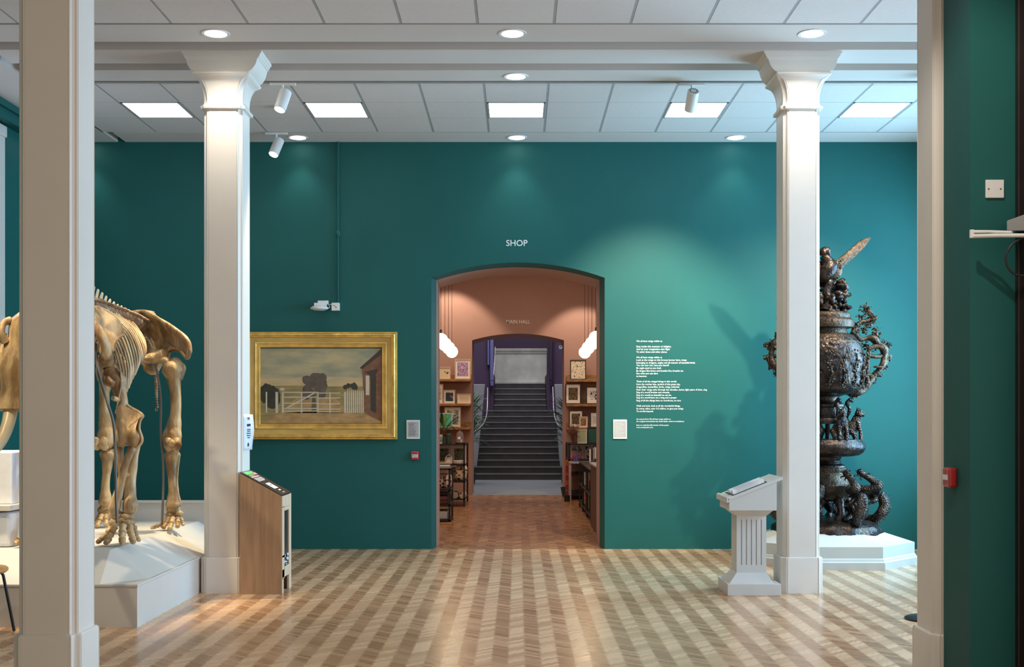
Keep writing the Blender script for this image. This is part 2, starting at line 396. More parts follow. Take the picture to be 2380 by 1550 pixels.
def downlight(x, y, lab, en=26, col=(1, .93, .82), ang=78):
    t = thing('downlight', lab, 'downlight', (x, y, HC), 'round recessed downlights')
    MB().lathe([(.088, HC-.004), (.112, HC-.006), (.114, HC-.001), (.088, HC+.004)], (x, y), 32).build('trim_ring', M['plastic'], t, smooth=40)
    MB().lathe([(.001, HC-.005), (.088, HC-.005), (.088, HC+.003)], (x, y), 32).build('lens', M['lamp'], t, smooth=40)
    lamp('lamp', 'SPOT', (x, y, HC-.03), (0, 0, 0), en, col, .06, angle=ang, blend=.8, parent=t)
for x, lab in ((-2.43, 'round downlight in the nearer row above the far left column'), (-.045, 'round downlight in the nearer row at the middle of the room'), (2.365, 'round downlight in the nearer row above the far right column')): downlight(x, 9.41, lab, 70, ang=140)
for x, lab in ((-2.43, 'round downlight hidden behind the far left capital'), (-.02, 'round downlight in the middle row at the middle of the room'), (2.40, 'round downlight hidden behind the far right capital')): downlight(x, 10.60, lab, 20)
for x, lab in ((-2.43, 'round downlight next to the wall, right of the far left column'), (-.012, 'round downlight next to the wall, above the shop sign'), (2.405, 'round downlight next to the wall, left of the far right column')): downlight(x, 12.92, lab, 16, (.92, 1, .98), 86)
downlight(-4.83, 12.92, 'round downlight next to the wall behind the near left column', 16, (.92, 1, .98), 86)

def tracklight(x, y, z, aim, lab, en, col=(1, .85, .62), ang=26, hw=.12, sz=.05, stem=.06):
    t = thing('track_spotlight', lab, 'spotlight', (x, y, z), 'white track spotlights')
    MB().box(x-hw, x+hw, y-.016, y+.016, z-.022, z).build('adapter', M['plastic'], t, bevel=.003)
    MB().cyl((x, y, z-.02), (x, y, z-.02-stem), .011, seg=10).build('stem', M['plastic'], t, smooth=40)
    a = Vector(aim); c = Vector((x, y, z-.10-stem)); d = (a-c).normalized()
    g = MB(); g.tube([c-d*.10, c-d*.098, c+d*.098, c+d*.10], [.050, .054, .054, .050], 24, smooth=0); g.build('housing', M['plastic'], t, smooth=40)
    MB().cyl(c+d*.1005, c+d*.104, .046, seg=24).build('lens', M['lamp'], t, smooth=40)
    g = MB()
    u = d.orthogonal().normalized(); v_ = d.cross(u)
    for k in range(12):
        an = 2*PI*k/12; q = c-d*.101+(u*math.cos(an)+v_*math.sin(an))*.034; g.ball(q, .006, seg=6)
    g.build('vent', M['gap'], t)
    lamp('lamp', 'SPOT', c+d*.13, energy=en, color=col, size=sz, angle=ang, blend=.85, parent=t, to=aim)
    return t
tracklight(-2.165, 10.77, HC-.012, (-3.1, 9.6, .7), 'white spotlight on the track beside the far left capital', 760, (1, .78, .46), 44)
tracklight(1.60, 10.77, HC-.012, (1.45, BW, 2.15), 'white spotlight on the track left of the far right capital, aimed at the poem', 680, (1, .92, .70), 58, sz=.08)
tracklight(-2.62, 12.69, HC, (-3.4, 11.4, 1.6), 'white spotlight next to the wall, right of the far left column', 60, (1, .80, .5), 40)
tracklight(3.76, 10.60, HC, (2.8, 12.9, 1.5), 'white spotlight on the ceiling at the right, hidden by the nearest right column', 520, (1, .90, .66), 72, sz=.04)
tracklight(-3.9, 8.0, HC, (-3.5, 9.0, .9), 'white spotlight on the ceiling over the skeleton head', 900, (1, .82, .56), 38, sz=.05)
lamp('gallery_spot', 'SPOT', (1.2, 4.4, 4.5), energy=170, color=(1, .93, .82), size=.04, angle=50, blend=.7, to=(2.45, 5.97, 2.5))
tracklight(-4.5, 6.3, HC, (-3.45, 8.1, 1.9), 'white spotlight on the ceiling in front of the skull, out of the picture', 330, (1, .84, .58), 36, sz=.05)
# smoke detector
t = thing('smoke_detector', 'white dome smoke detector on the ceiling tile between two spotlights', 'smoke detector', (-2.35, 11.62, HC))
MB().lathe([(.002, HC-.055), (.03, HC-.055), (.036, HC-.035), (.052, HC-.03), (.055, HC)], (-2.35, 11.62), 24).build('housing', M['plastic'], t, smooth=35)
g = MB()
for k in range(10):
    a = 2*PI*k/10; g.box(-2.35+.036*math.cos(a)-.004, -2.35+.036*math.cos(a)+.004, 11.62+.036*math.sin(a)-.004, 11.62+.036*math.sin(a)+.004, HC-.052, HC-.036)
g.build('vent', M['gap'], t)

# ------------------------------------------------------------------ columns
NOTCH = [(.046, 0), (.043, .006), (.036, .006), (.034, 0), (.030, .004), (.027, .016), (.016, .027), (.004, .030), (0, .034), (.006, .036), (.006, .043), (0, .046)]
def csec(cx, cy, z, hx, hy, k=1.0):
    out = []
    for sx, sy in ((1, -1), (1, 1), (-1, 1), (-1, -1)):
        pts = NOTCH if (sx, sy) in ((1, -1), (-1, 1)) else [(b_, a) for a, b_ in reversed(NOTCH)][::1]
        pp = [(a*k, b_*k) for a, b_ in NOTCH]
        if (sx, sy) in ((1, 1), (-1, -1)): pp = [(a, b_) for b_, a in pp]
        # (a,b): distance in from the corner along x and along y
        out += [Vector((cx+sx*(hx-a), cy+sy*(hy-b_), z)) for a, b_ in pp]
    return out
def column(cx, cy, h, hx, lab, cap=True):
    t = thing('column', lab, 'column', (cx, cy, 0), 'square cream columns')
    g = MB(); b = .022; hb = hx+b
    R = [(0, 1), (.285, 1), (.297, .99), (.303, .965)]
    g.rings([csec(cx, cy, z, hb-(1-f)*.25, hb-(1-f)*.25, 1.15) for z, f in R]); g.build('base', M['column'], t, smooth=30)
    MB().rings([csec(cx, cy, .295, hx, hx), csec(cx, cy, EYE+2.60, hx, hx)]).build('shaft', M['column'], t, smooth=30)
    if cap:
        pr = [(2.585, .0, .0, 1), (2.592, .022, .022, 1), (2.612, .026, .026, 1), (2.622, .012, .012, 1), (2.635, .002, .002, 1), (2.67, -.001, -.001, 1), (2.72, .003, .003, 1), (2.765, .012, .012, 1), (2.80, .025, .022, 1), (2.83, .042, .036, 1),
              (2.838, .052, .046, .8), (2.846, .055, .05, .5), (2.862, .074, .07, .3), (2.874, .078, .074, .2), (2.882, .076, .07, .2), (2.886, .064, .05, .1),
              (2.90, .086, .046, .05), (2.925, .108, .042, .05), (2.955, .124, .037, .05), (2.985, .133, .034, .05), (3.005, .138, .032, .05), (3.010, .148, .034, .05), (3.022, .150, .036, .05), (3.026, .158, .036, .05), (3.04, .160, .036, .05), (3.05, .172, .038, .05), (3.068, .175, .038, .05)]
        MB().rings([csec(cx, cy, EYE+z, hx+a, hx+c, k) for z, a, c, k in pr]).build('capital', M['column'], t, smooth=38)
    return t
column(-2.565, 6.52, HC, .16, 'nearest square cream column at the left, cut by the top of the picture')
column(2.427, 6.52, HC, .16, 'nearest square cream column at the right, built against the teal wall end')
column(-2.487, 10.01, HC, .163, 'far square cream column at the left, beside the oak donation box')
column(2.392, 10.01, HC, .155, 'far square cream column at the right, beside the lectern')
# ------------------------------------------------------------------ skeleton platform
t = thing('skeleton_platform', 'large low cream platform with sloping edges under the elephant skeleton', 'platform', (-3.8, 10, 0))
PX = -2.685
g = MB(); g.box(-5.1, PX, 8.25, 12.9, 0, .285); g.build('plinth', M['plinth'], t)
g = MB(); g.box(-5.1, PX+.006, 8.243, 12.9, .287, .305); g.build('ledge', M['plinth'], t, bevel=.003)
g = MB(); h1 = .305; h2 = .50
Pf = Vector((-3.02, 8.66, h2)); Pl = Vector((-5.1, 8.66, h2)); Pb = Vector((-3.02, 12.7, h2))
a0 = Vector((-5.1, 8.26, h1)); a1 = Vector((-2.95, 8.26, h1)); a2 = Vector((-2.70, 8.54, h1)); a3 = Vector((-2.70, 12.85, h1))
g.add([a0, a1, a2, a3, (-5.1, 12.85, h1), Pl, Pf, Pb, (-5.1, 12.7, h2)], [(0, 1, 6, 5), (1, 2, 6), (2, 3, 7, 6), (3, 4, 8, 7), (5, 6, 7, 8)]); g.build('top', M['plinth'], t)
g = MB(); g.box(-5.08, -2.80, 11.05, 11.13, .42, .68); g.box(-5.08, -2.79, 11.03, 11.15, .672, .69); g.build('rear_border', M['plinth'], t)

# ------------------------------------------------------------------ elephant skeleton
XC = -3.345
sk = thing('elephant_skeleton', 'mounted elephant skeleton standing on the cream platform, brown bones', 'skeleton', (XC, 9.6, h2))
def bone(name, segs, material=None, both=False, dy=0, dz=0, jit=.10, parent=None, seg=12):
    """segs: chains of (px, py, Y, r_px) read at the depth Y"""
    g = MB()
    for ch in segs:
        flat = 1.0
        if not isinstance(ch[0], (list, tuple)): flat = ch[0]; ch = ch[1:]
        g.tube([P(a, b, Y) for a, b, Y, r in ch], [r/S(Y) for a, b, Y, r in ch], seg, jit=jit, flat=flat, rnd=True)
    mt = material or M['bone']; par = parent or sk
    o = g.build(name, mt, par, smooth=60)
    if both: g2 = g.mirror(XC).shift((0, dy, dz)); return o, g2.build(name, mt, par, smooth=60)
    return o
YF = 9.05
# front leg (the right one in the picture) and its twin
bone('humerus', [[(262, 852, 9.1, 12), (262, 868, 9.08, 25), (272, 885, 9.06, 22), (276, 905, 9.05, 14), (284, 930, 9.05, 12), (286, 955, 9.05, 13), (288, 985, 9.05, 19), (290, 1010, 9.05, 22), (291, 1026, 9.05, 20)],
                 [.5, (318, 985, 9.07, 5), (320, 1005, 9.06, 8), (321, 1025, 9.06, 9), (316, 1038, 9.06, 6)],
                 [(248, 872, 9.04, 8), (252, 884, 9.02, 13), (264, 892, 9.0, 9)]], both=True, jit=.16)
bone('ulna', [[(312, 1036, 9.08, 8), (306, 1046, 9.04, 10), (295, 1070, 9.02, 8.5), (286, 1100, 9.02, 8.5), (279, 1130, 9.02, 9.5), (271, 1160, 9.02, 12), (266, 1178, 9.02, 14), (266, 1192, 9.02, 10)]], both=True)
bone('radius', [[(278, 1034, 9.12, 10), (278, 1055, 9.12, 10), (280, 1090, 9.12, 7), (282, 1115, 9.12, 4)], [(322, 1036, 9.14, 5), (316, 1052, 9.14, 7), (308, 1090, 9.12, 11), (303, 1120, 9.10, 12.5), (303, 1150, 9.08, 14), (303, 1172, 9.06, 18), (301, 1188, 9.06, 16), (301, 1193, 9.06, 11)]], both=True)
def foot(xs, both_dy, carp, Y, name='foot'):
    g = MB()
    for (a, b, r) in carp: g.ball(P(a, b, Y), r/S(Y), jit=.35, seg=12, sc=(1.25, 1.2, .72))
    for tch in xs:
        q = [P(a, b, Y+dy_) for a, b, dy_, r in tch]
        for i in range(len(q)-1):
            ra, rb = tch[i][3]/S(Y), tch[i+1][3]/S(Y)
            p0 = q[i].lerp(q[i+1], .04); p1 = q[i].lerp(q[i+1], .94)
            g.tube([p0, p0.lerp(p1, .15), p0.lerp(p1, .5), p0.lerp(p1, .85), p1], [ra*.6, ra*1.05, ra*.78, rb*1.1, rb*.6], 9, jit=.15, smooth=3, rnd=True)
    g.build(name, M['bone'], sk, smooth=60)
    g.mirror(XC).shift((0, both_dy, 0)).build(name, M['bone'], sk, smooth=60)
foot([[(262, 1222, 0, 9), (248, 1240, -.05, 7), (232, 1256, -.1, 6), (226, 1260, -.14, 5)], [(268, 1222, -.05, 9), (258, 1240, -.1, 8), (250, 1256, -.16, 8), (245, 1263, -.2, 6)],
      [(286, 1218, -.08, 10), (284, 1240, -.13, 8), (284, 1256, -.18, 8), (284, 1265, -.22, 6)], [(300, 1222, -.04, 10), (305, 1240, -.1, 8), (308, 1254, -.15, 8), (310, 1262, -.18, 6)], [(310, 1222, 0, 8), (316, 1240, 0, 6), (320, 1252, -.05, 6), (325, 1256, -.08, 4)]],
     -.1, [(270, 1198, 14), (295, 1200, 13), (272, 1212, 15), (296, 1214, 15), (283, 1208, 13)], 9.05)
def blade(mb, out, cen, nrm, th, dish, rim=.012, rings=5, jit=.0):
    out = [Vector(p) for p in cr(out+[out[0]], 4)[:-1]]; cen = Vector(cen); nrm = Vector(nrm).normalized(); n = len(out)
    for side in (1, -1):
        vs = []
        for j in range(rings+1):
            f = 1-j/rings
            for p in out:
                q = cen.lerp(p, f); e = 1-f*f
                vs.append(q+nrm*(dish*e+side*(th*(1-.6*e)))+nrm*jit*noise.noise(q*6))
        fs = [(j*n+i, j*n+(i+1) % n, (j+1)*n+(i+1) % n, (j+1)*n+i) for j in range(rings) for i in range(n)]
        mb.add(vs, fs)
    mb.tube(out+[out[0]], rim, 8, smooth=0, jit=.2)
c2 = lambda x, y: (200+x/5.167, 660+y/5.167)
g = MB(); blade(g, [P(a, b_, 9.04) for a, b_ in ((290, 938), (304, 948), (330, 964), (325, 977), (323, 997), (330, 1023), (317, 1038), (297, 1032), (284, 1034), (270, 1029), (268, 1002), (276, 978), (276, 949))], P(298, 995, 9.02), (-.15, -1, 0), .03, .02, .014, jit=.05)
g.build('elbow_flange', M['bone'], sk, smooth=60); g.mirror(XC).build('elbow_flange', M['bone'], sk, smooth=60)
# shoulder blade
g = MB()
o = [P(*c2(x, y), Y) for x, y, Y in ((40, 330, 8.95), (115, 275, 9.0), (200, 300, 9.05), (300, 350, 9.08), (380, 430, 9.08), (448, 590, 9.08), (400, 640, 9.05), (350, 700, 9.0), (335, 790, 8.98), (290, 810, 8.96), (250, 900, 9.0), (180, 880, 9.0), (190, 740, 8.96), (120, 600, 8.93), (50, 480, 8.93))]
blade(g, o, P(*c2(210, 530), 9.0), (.35, -1, .1), .012, .015, .011, jit=.03)
g.tube([P(*c2(60, 420), 8.88), P(*c2(150, 560), 8.88), P(*c2(225, 720), 8.90), P(*c2(240, 830), 8.95), P(*c2(250, 910), 9.06)], [.022, .036, .04, .045, .06], 10, jit=.15)
g.ball(P(*c2(250, 915), 9.06), .075, jit=.3, seg=14)
g.build('shoulder_blade', M['bone'], sk, smooth=60); g.mirror(XC).build('shoulder_blade', M['bone'], sk, smooth=60)
# hind legs
YH = 10.2
bone('thigh_bone', [[(396, 838, 10.25, 8), (402, 846, 10.23, 20), (403, 862, 10.2, 25), (405, 885, 10.2, 16), (408, 915, 10.2, 12.5), (408, 955, 10.2, 12.5), (404, 990, 10.2, 17), (401, 1012, 10.19, 22), (400, 1030, 10.18, 21), (400, 1040, 10.18, 15)],
                  [(416, 845, 10.22, 7), (420, 856, 10.22, 12), (416, 880, 10.2, 9)], [(376, 838, 10.2, 8), (388, 842, 10.2, 13), (398, 860, 10.2, 14)],
                  [(390, 1022, 10.1, 9), (391, 1035, 10.08, 11), (392, 1043, 10.12, 8)], [(411, 1022, 10.1, 9), (411, 1034, 10.08, 11), (410, 1042, 10.12, 8)]], both=True, dy=.28)
g = MB(); g.ball(P(399, 1030, 10.02), .035, jit=.3); g.build('kneecap', M['bone'], sk, smooth=60); g.mirror(XC).shift((0, .28, 0)).build('kneecap', M['bone'], sk, smooth=60)
bone('shin_bone', [[(400, 1050, 10.2, 16), (400, 1058, 10.2, 19), (399, 1080, 10.19, 13), (400, 1110, 10.18, 9.5), (402, 1140, 10.18, 10), (402, 1160, 10.18, 14), (402, 1172, 10.18, 17), (402, 1180, 10.18, 12)],
                   [(416, 1056, 10.25, 4), (413, 1085, 10.25, 3.2), (411, 1115, 10.25, 3), (413, 1145, 10.24, 3.4), (417, 1168, 10.22, 5), (416, 1176, 10.22, 4)]], both=True, dy=.28)
foot([[(392, 1204, 0, 6), (378, 1216, -.06, 5), (362, 1224, -.10, 4.5), (350, 1227, -.14, 3.5)], [(395, 1202, -.05, 7), (386, 1216, -.1, 6), (378, 1228, -.15, 5.5)], [(402, 1202, -.06, 7), (398, 1218, -.12, 6), (394, 1231, -.18, 5.5)], [(412, 1202, -.03, 6), (414, 1216, -.06, 6), (412, 1226, -.1, 5)], [(416, 1200, 0, 6), (424, 1212, 0, 5), (426, 1222, -.02, 4)]],
     .28, [(402, 1184, 14), (396, 1196, 11), (412, 1192, 11), (404, 1200, 11)], 10.2)
# pelvis: two wing-shaped blades, a neck to the hip joint and the lower arch
g = MB()
o = [P(*c2(x, y), Y) for x, y, Y in ((560, 352, 10.45), (620, 338, 10.42), (700, 330, 10.4), (800, 365, 10.36), (930, 458, 10.32), (1080, 560, 10.28), (1185, 650, 10.25), (1238, 780, 10.22), (1238, 870, 10.2), (1205, 890, 10.2), (1150, 825, 10.22), (1080, 797, 10.24), (1005, 812, 10.26), (985, 870, 10.26), (930, 905, 10.26), (850, 915, 10.26), (790, 880, 10.3), (822, 800, 10.34), (800, 700, 10.38), (740, 610, 10.42), (640, 500, 10.45), (590, 420, 10.46))]
blade(g, o, P(*c2(930, 660), 10.36), (.1, -1, .15), .014, -.05, .014, rings=6, jit=.04)
g.tube([P(*c2(x, y), Y) for x, y, Y in ((560, 350, 10.44), (700, 332, 10.38), (930, 458, 10.3), (1185, 650, 10.23), (1238, 800, 10.2), (1215, 885, 10.19))], [.016, .02, .022, .03, .03, .016], 8, jit=.3)
g.build('pelvis_blade', M['bone'], sk, smooth=60); g.mirror(XC).build('pelvis_blade', M['bone'], sk, smooth=60)
g = MB()
g.tube([P(*c2(x, y), Y) for x, y, Y in ((940, 860, 10.24), (850, 880, 10.24), (760, 900, 10.2), (690, 900, 10.16), (650, 880, 10.14))], [.06, .055, .045, .03, .012], 10, jit=.2)
g.tube([P(*c2(x, y), Y) for x, y, Y in ((690, 930, 10.2), (740, 1010, 10.25), (800, 1030, 10.3), (850, 980, 10.32), (900, 910, 10.3))], [.02, .04, .045, .04, .03], 10, jit=.2)
g.build('hip_arch', M['bone'], sk, smooth=60); g.mirror(XC).build('hip_arch', M['bone'], sk, smooth=60)
# backbone
def spz(Y):
    k = ((8.4, 690), (8.8, 694), (9.2, 702), (9.5, 714), (9.8, 724), (10.1, 736), (10.4, 752), (10.7, 790), (10.9, 835))
    for (a, b_), (c, d) in zip(k, k[1:]):
        if Y <= c: py = b_+(d-b_)*(Y-a)/(c-a); break
    else: py = 835
    return EYE+(968-py)/S(Y)
ys = [8.35+.092*i for i in range(24)]
g = MB()
for i, Y in enumerate(ys):
    z = spz(Y); c = Vector((XC, Y, z-.02)); g.ball(c, .055, jit=.35, seg=10, sc=(1.15, .62, 1))
    for sx in (-1, 1): g.tube([c+Vector((0, 0, .02)), c+Vector((sx*.06, .01, .03)), c+Vector((sx*.10, .02, .02))], [.02, .018, .01], 6, jit=.3, smooth=3)
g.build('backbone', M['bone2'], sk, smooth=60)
g = MB()
for i, Y in enumerate(ys[:22]):
    z = spz(Y); h = (.15 if Y < 9.0 else .15-.10*min(1, (Y-9.0)/.7)) if Y < 9.9 else .045
    if Y < 8.7: h = .10
    g.tube([Vector((XC, Y, z)), Vector((XC, Y+.02, z+h*.5)), Vector((XC, Y+.055, z+h))], [.020, .012, .009], 6, flat=1.6, jit=.25, smooth=3)
g.build('spinous_process', M['ivory'], sk, smooth=60)
# ribs: pixel ends of the picture's right side, mirrored for the other
ends = [((215, 735), (262, 800), (282, 880), (268, 960), 9.0), ((222, 730), (272, 800), (291, 870), (284, 950), 9.1), ((230, 726), (280, 790), (300, 860), (291, 918), 9.2), ((238, 723), (288, 780), (308, 850), (299, 904), 9.3),
        ((246, 722), (298, 780), (316, 840), (306, 886), 9.4), ((254, 722), (304, 775), (324, 830), (314, 871), 9.5), ((261, 723), (308, 770), (328, 820), (318, 858), 9.6), ((268, 724), (312, 765), (334, 810), (330, 845), 9.7),
        ((275, 727), (312, 765), (336, 805), (337, 828), 9.8), ((281, 730), (310, 760), (334, 795), (340, 812), 9.9), ((287, 733), (311, 755), (332, 785), (338, 800), 10.0)]
def ribat(t):
    k = min(int(t), len(ends)-2); f = t-k; A_, B_ = ends[k], ends[k+1]
    return [tuple(A_[j][q]*(1-f)+B_[j][q]*f for q in (0, 1)) for j in range(4)]+[A_[4]*(1-f)+B_[4]*f]
for i in range(17):
    a, b_, c, d, Y = ribat(i*10/16)
    r0 = Vector((XC+.03, Y, spz(Y)-.01)); 
    pts = [r0, P(*a, Y).lerp(P(*b_, Y), .3)+Vector((0, -.02, 0)), P(*b_, Y+.04), P(*c, Y+.02), P(*d, Y-.0)]
    g = MB(); g.tube(pts, [.012, .014, .0155, .0145, .009], 8, flat=.6, rnd=True, jit=.12, flatdir=(1, 0, 0)); g.build('rib', M['bone'], sk, smooth=60)
    g.mirror(XC).build('rib', M['bone'], sk, smooth=60)
g = MB(); g.tube([P(262, 925, 8.95), P(285, 930, 9.1), P(292, 915, 9.4)], [.02, .02, .012], 8, jit=.2); g.mirror(XC); g.build('breastbone', M['bone'], sk, smooth=60)
# tail: a string of small bones hanging behind
g = MB()
for i in range(20):
    f = i/19; px = 366-3*math.sin(f*3); py = 838+f*108; g.ball(P(px, py, 10.75), (.024-.012*f), jit=.3, seg=8, sc=(1.1, 1, .9))
g.tube([P(362, 948, 10.75), P(361, 953, 10.75), P(364, 955, 10.75), P(366, 950, 10.75)], .004, 6)
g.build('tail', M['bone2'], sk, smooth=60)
g = MB()
for i in range(14):
    f = i/13; g.ball(P(330+26*f, 768+58*f, 10.6), .032, jit=.4, seg=8, sc=(1.4, .8, .7))
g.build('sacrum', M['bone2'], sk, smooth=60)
# support rods
MB().tube([P(222, 798, 8.95), P(228, 860, 8.95), P(248, 930, 8.93), P(264, 985, 8.92), P(268, 1050, 8.92), P(269, 1100, 8.93), P(270, 1160, 8.9), P(272, 1215, 8.85)], .011, 8).build('support_rod', M['rod'], sk, smooth=60)
MB().tube([P(362, 848, 10.22), P(371, 900, 10.1), P(374, 950, 10.1), P(373, 1000, 10.1), P(379, 1080, 10.1), P(379, 1150, 10.1), P(376, 1226, 10.1)], .011, 8).build('support_rod', M['rod'], sk, smooth=60)
# skull and tusks
YS = 8.2; g = MB(); rs = []
for py, hw, dy_, d in ((713, 12, .20, .10), (716, 34, .18, .18), (724, 60, .15, .25), (745, 86, .12, .30), (772, 91, .10, .30), (800, 84, .05, .27), (832, 91, .0, .26), (862, 89, -.05, .24), (885, 80, -.08, .20), (905, 74, -.11, .16), (930, 76, -.15, .13), (950, 79, -.18, .11), (956, 70, -.18, .08)):
    z = EYE+(968-py)/S(YS); ring = []
    for k in range(28):
        a = 2*PI*k/28; x = math.cos(a); y = math.sin(a)
        p = Vector((XC+x*hw/S(YS), YS+dy_+y*d, z)); 
        nn = 1+.16*noise.noise(p*5)-.22*math.exp(-((py-770)/22)**2)*math.exp(-((abs(x)-.85)/.18)**2)*(1 if y < .3 else 0)
        p.x = XC+(p.x-XC)*nn; p.y = YS+dy_+y*d*nn; ring.append(p)
    rs.append(ring)
g.rings(rs)
g.build('skull', M['bone'], sk, smooth=60)
g = MB(); g.tube([P(24, 745, 8.1), P(8, 752, 8.05), P(4, 775, 8.02), P(14, 795, 8.04)], [.03, .022, .025, .03], 8, jit=.3)
g.tube([P(14, 795, 8.1), P(4, 830, 8.06), P(8, 865, 8.06), P(24, 890, 8.1)], [.03, .04, .035, .02], 8, jit=.3)
g.build('cheek_arch', M['bone'], sk, smooth=60); g.mirror(XC).build('cheek_arch', M['bone'], sk, smooth=60)
g = MB(); g.tube([P(30, 925, 8.05), P(25, 955, 8.0), P(17, 990, 7.93), P(2, 1025, 7.85), P(-25, 1058, 7.75), P(-70, 1085, 7.62)], [.052, .046, .042, .038, .030, .006], 14)
g.build('tusk', M['ivory'], sk, smooth=60); g.mirror(XC).build('tusk', M['ivory'], sk, smooth=60)
# pale stepped mount at the left end of the platform
t = thing('display_block', 'pale blue grey stepped block on the platform below the skull', 'display block', (-3.75, 8.9, .5))
yy = 8.9
a = P(27, 1050, yy); MB().box(-4.6, a.x, yy, yy+.5, P(0, 1172, yy).z, a.z).build('back_panel', M['paper'], t, bevel=.01)
MB().box(-4.6, P(31, 0, yy-.05).x, yy-.12, yy+.5, P(0, 1185, yy).z, P(0, 1172, yy).z).build('shelf', M['plinth'], t, bevel=.004)
MB().box(-4.6, P(29, 0, yy-.05).x, yy-.08, yy+.5, .5, P(0, 1190, yy).z).build('lower_block', M['paper'], t, bevel=.03)
# stool beside the platform
t = thing('stool', 'stool with round orange wooden seat and thin black legs beside the platform', 'stool', (-3.64, 7.95, 0))
zz = .425; MB().lathe([(.01, zz), (.15, zz), (.165, zz+.012), (.165, zz+.03), (.15, zz+.04), (.01, zz+.04)], (-3.64, 7.95), 32).build('seat', mat('orange_wood', (.52, .25, .07), .4), t, smooth=40)
for k in range(4):
    a = PI/4+k*PI/2; q = Vector((-3.64, 7.95, 0)); d = Vector((math.cos(a), math.sin(a), 0))
    MB().tube([q+d*.10+Vector((0, 0, zz)), q+d*.135+Vector((0, 0, zz-.02)), q+d*.15+Vector((0, 0, zz-.08)), q+d*.215+Vector((0, 0, .004))], .010, 8).build('leg', M['black'], t, smooth=60)
# ------------------------------------------------------------------ urn plinth (octagonal, with a raised sloping rim)
UX, UY = 3.21, 12.13
t = thing('urn_plinth', 'white octagonal plinth with a sloping rim under the bronze urn', 'plinth', (UX, UY, 0))
def octa(r, z, c=(UX, UY)): return [Vector((c[0]+r/math.cos(PI/8)*math.cos(PI/8+k*PI/4), c[1]+r/math.cos(PI/8)*math.sin(PI/8+k*PI/4), z)) for k in range(8)]
g = MB(); R = .79
g.rings([octa(R+.028, 0), octa(R+.028, .072), octa(R+.016, .082), octa(R+.010, .10), octa(R+.004, .108), octa(R, .112), octa(R, .222)], cap=False)
g.build('skirt', M['plinth'], t)
g = MB(); g.rings([octa(R, .222), octa(R-.30, .318), octa(R-.30, .10), octa(.01, .10)], cap=False); g.build('rim', M['plinth'], t)

# ------------------------------------------------------------------ bronze urn
urn = thing('bronze_urn', 'tall dark bronze urn with dragons, pine branch handles and an eagle finial', 'urn', (UX, UY, .1))
SU = S(UY)
UC = 1204+UX*SU
def U(px, py, dy=0): return P(px, py, UY+dy)
def hz(py): return EYE+(968-py)/SU
def prof(l): return [((px-UC)/SU, hz(py)) for px, py in l]
def rel(amp, fr=9):
    return lambda a, z: 1+amp*noise.noise(Vector((math.cos(a)*fr*.35, math.sin(a)*fr*.35, z*fr)))+amp*.5*noise.noise(Vector((math.cos(a)*fr, math.sin(a)*fr, z*fr*2.2)))
g = MB(); g.lathe([(.01, .10)]+prof([(2046, 1268), (2047, 1240), (2044, 1222), (2034, 1213), (2015, 1207), (1990, 1203)])+[(.01, hz(1202))], (UX, UY), 72, fn=rel(.10, 10)); g.build('rock_base', M['bronze'], urn, smooth=60)
g = MB(); g.lathe([(.01, hz(1162))]+prof([(1958, 1163), (1970, 1158), (1971, 1148), (1976, 1143), (1980, 1132), (1982, 1126), (1976, 1122), (1972, 1110), (1966, 1098), (1968, 1093), (1968, 1086), (1962, 1084)])+[(.01, hz(1082))], (UX, UY), 64, fn=rel(.035, 14)); g.build('drum', M['bronze2'], urn, smooth=60)
g = MB(); g.lathe([(.01, hz(1086))]+prof([(1966, 1086), (1964, 1081), (1955, 1077), (1952, 1070), (1955, 1062), (1962, 1059), (1966, 1058)])+[(.01, hz(1056))], (UX, UY), 48); g.build('lower_neck', M['bronze'], urn, smooth=40)
g = MB(); g.lathe([(.01, hz(1060))]+prof([(1975, 1060), (1995, 1057), (2004, 1050), (2009, 1040), (2008, 1031), (2002, 1025), (2000, 1021)])+[(.01, hz(1019))], (UX, UY), 64, fn=rel(.012, 18)); g.build('disc', M['bronze'], urn, smooth=50)
for k in range(6):
    a = k*PI/3+.3; x = UX+.13*math.cos(a); y = UY+.13*math.sin(a)
    MB().cyl((x, y, hz(1022)), (x, y, hz(975)), .022, seg=8).build('post', M['bronze'], urn, smooth=50)
g = MB(); g.lathe([(.01, hz(985))]+prof([(1972, 985), (1973, 978), (1970, 972), (1963, 971), (1962, 955), (1960, 947), (1963, 945), (1963, 940), (1958, 938), (1951, 935), (1948, 928), (1950, 922), (1958, 919), (1964, 916)])+[(.01, hz(914))], (UX, UY), 56, fn=rel(.01, 18)); g.build('stem', M['bronze'], urn, smooth=45)
body = prof([(1958, 919), (1976, 915), (1990, 906), (1999, 890), (2004, 870), (2006, 848), (2004, 825), (1999, 805), (1992, 793), (1982, 783), (1970, 777), (1966, 774)])
body = [(v.x, v.z) for v in cr([Vector((r, 0, z)) for r, z in body], 8)]
def bodyfn(a, z):
    f = noise.noise(Vector((math.cos(a)*3.2, math.sin(a)*3.2, z*9)))
    m_ = 1 if (noise.noise(Vector((math.cos(a)*1.3+5, math.sin(a)*1.3, z*2.4))) > -.08) else .12
    return 1+m_*(.025*f+.035*abs(noise.noise(Vector((math.cos(a)*6, math.sin(a)*6, z*15))))+.018*noise.noise(Vector((math.cos(a)*18, math.sin(a)*18, z*46))))
g = MB(); g.lathe([(.01, hz(920))]+body+[(.01, hz(773))], (UX, UY), 220, fn=bodyfn); g.build('bowl', M['bronze'], urn, smooth=50)
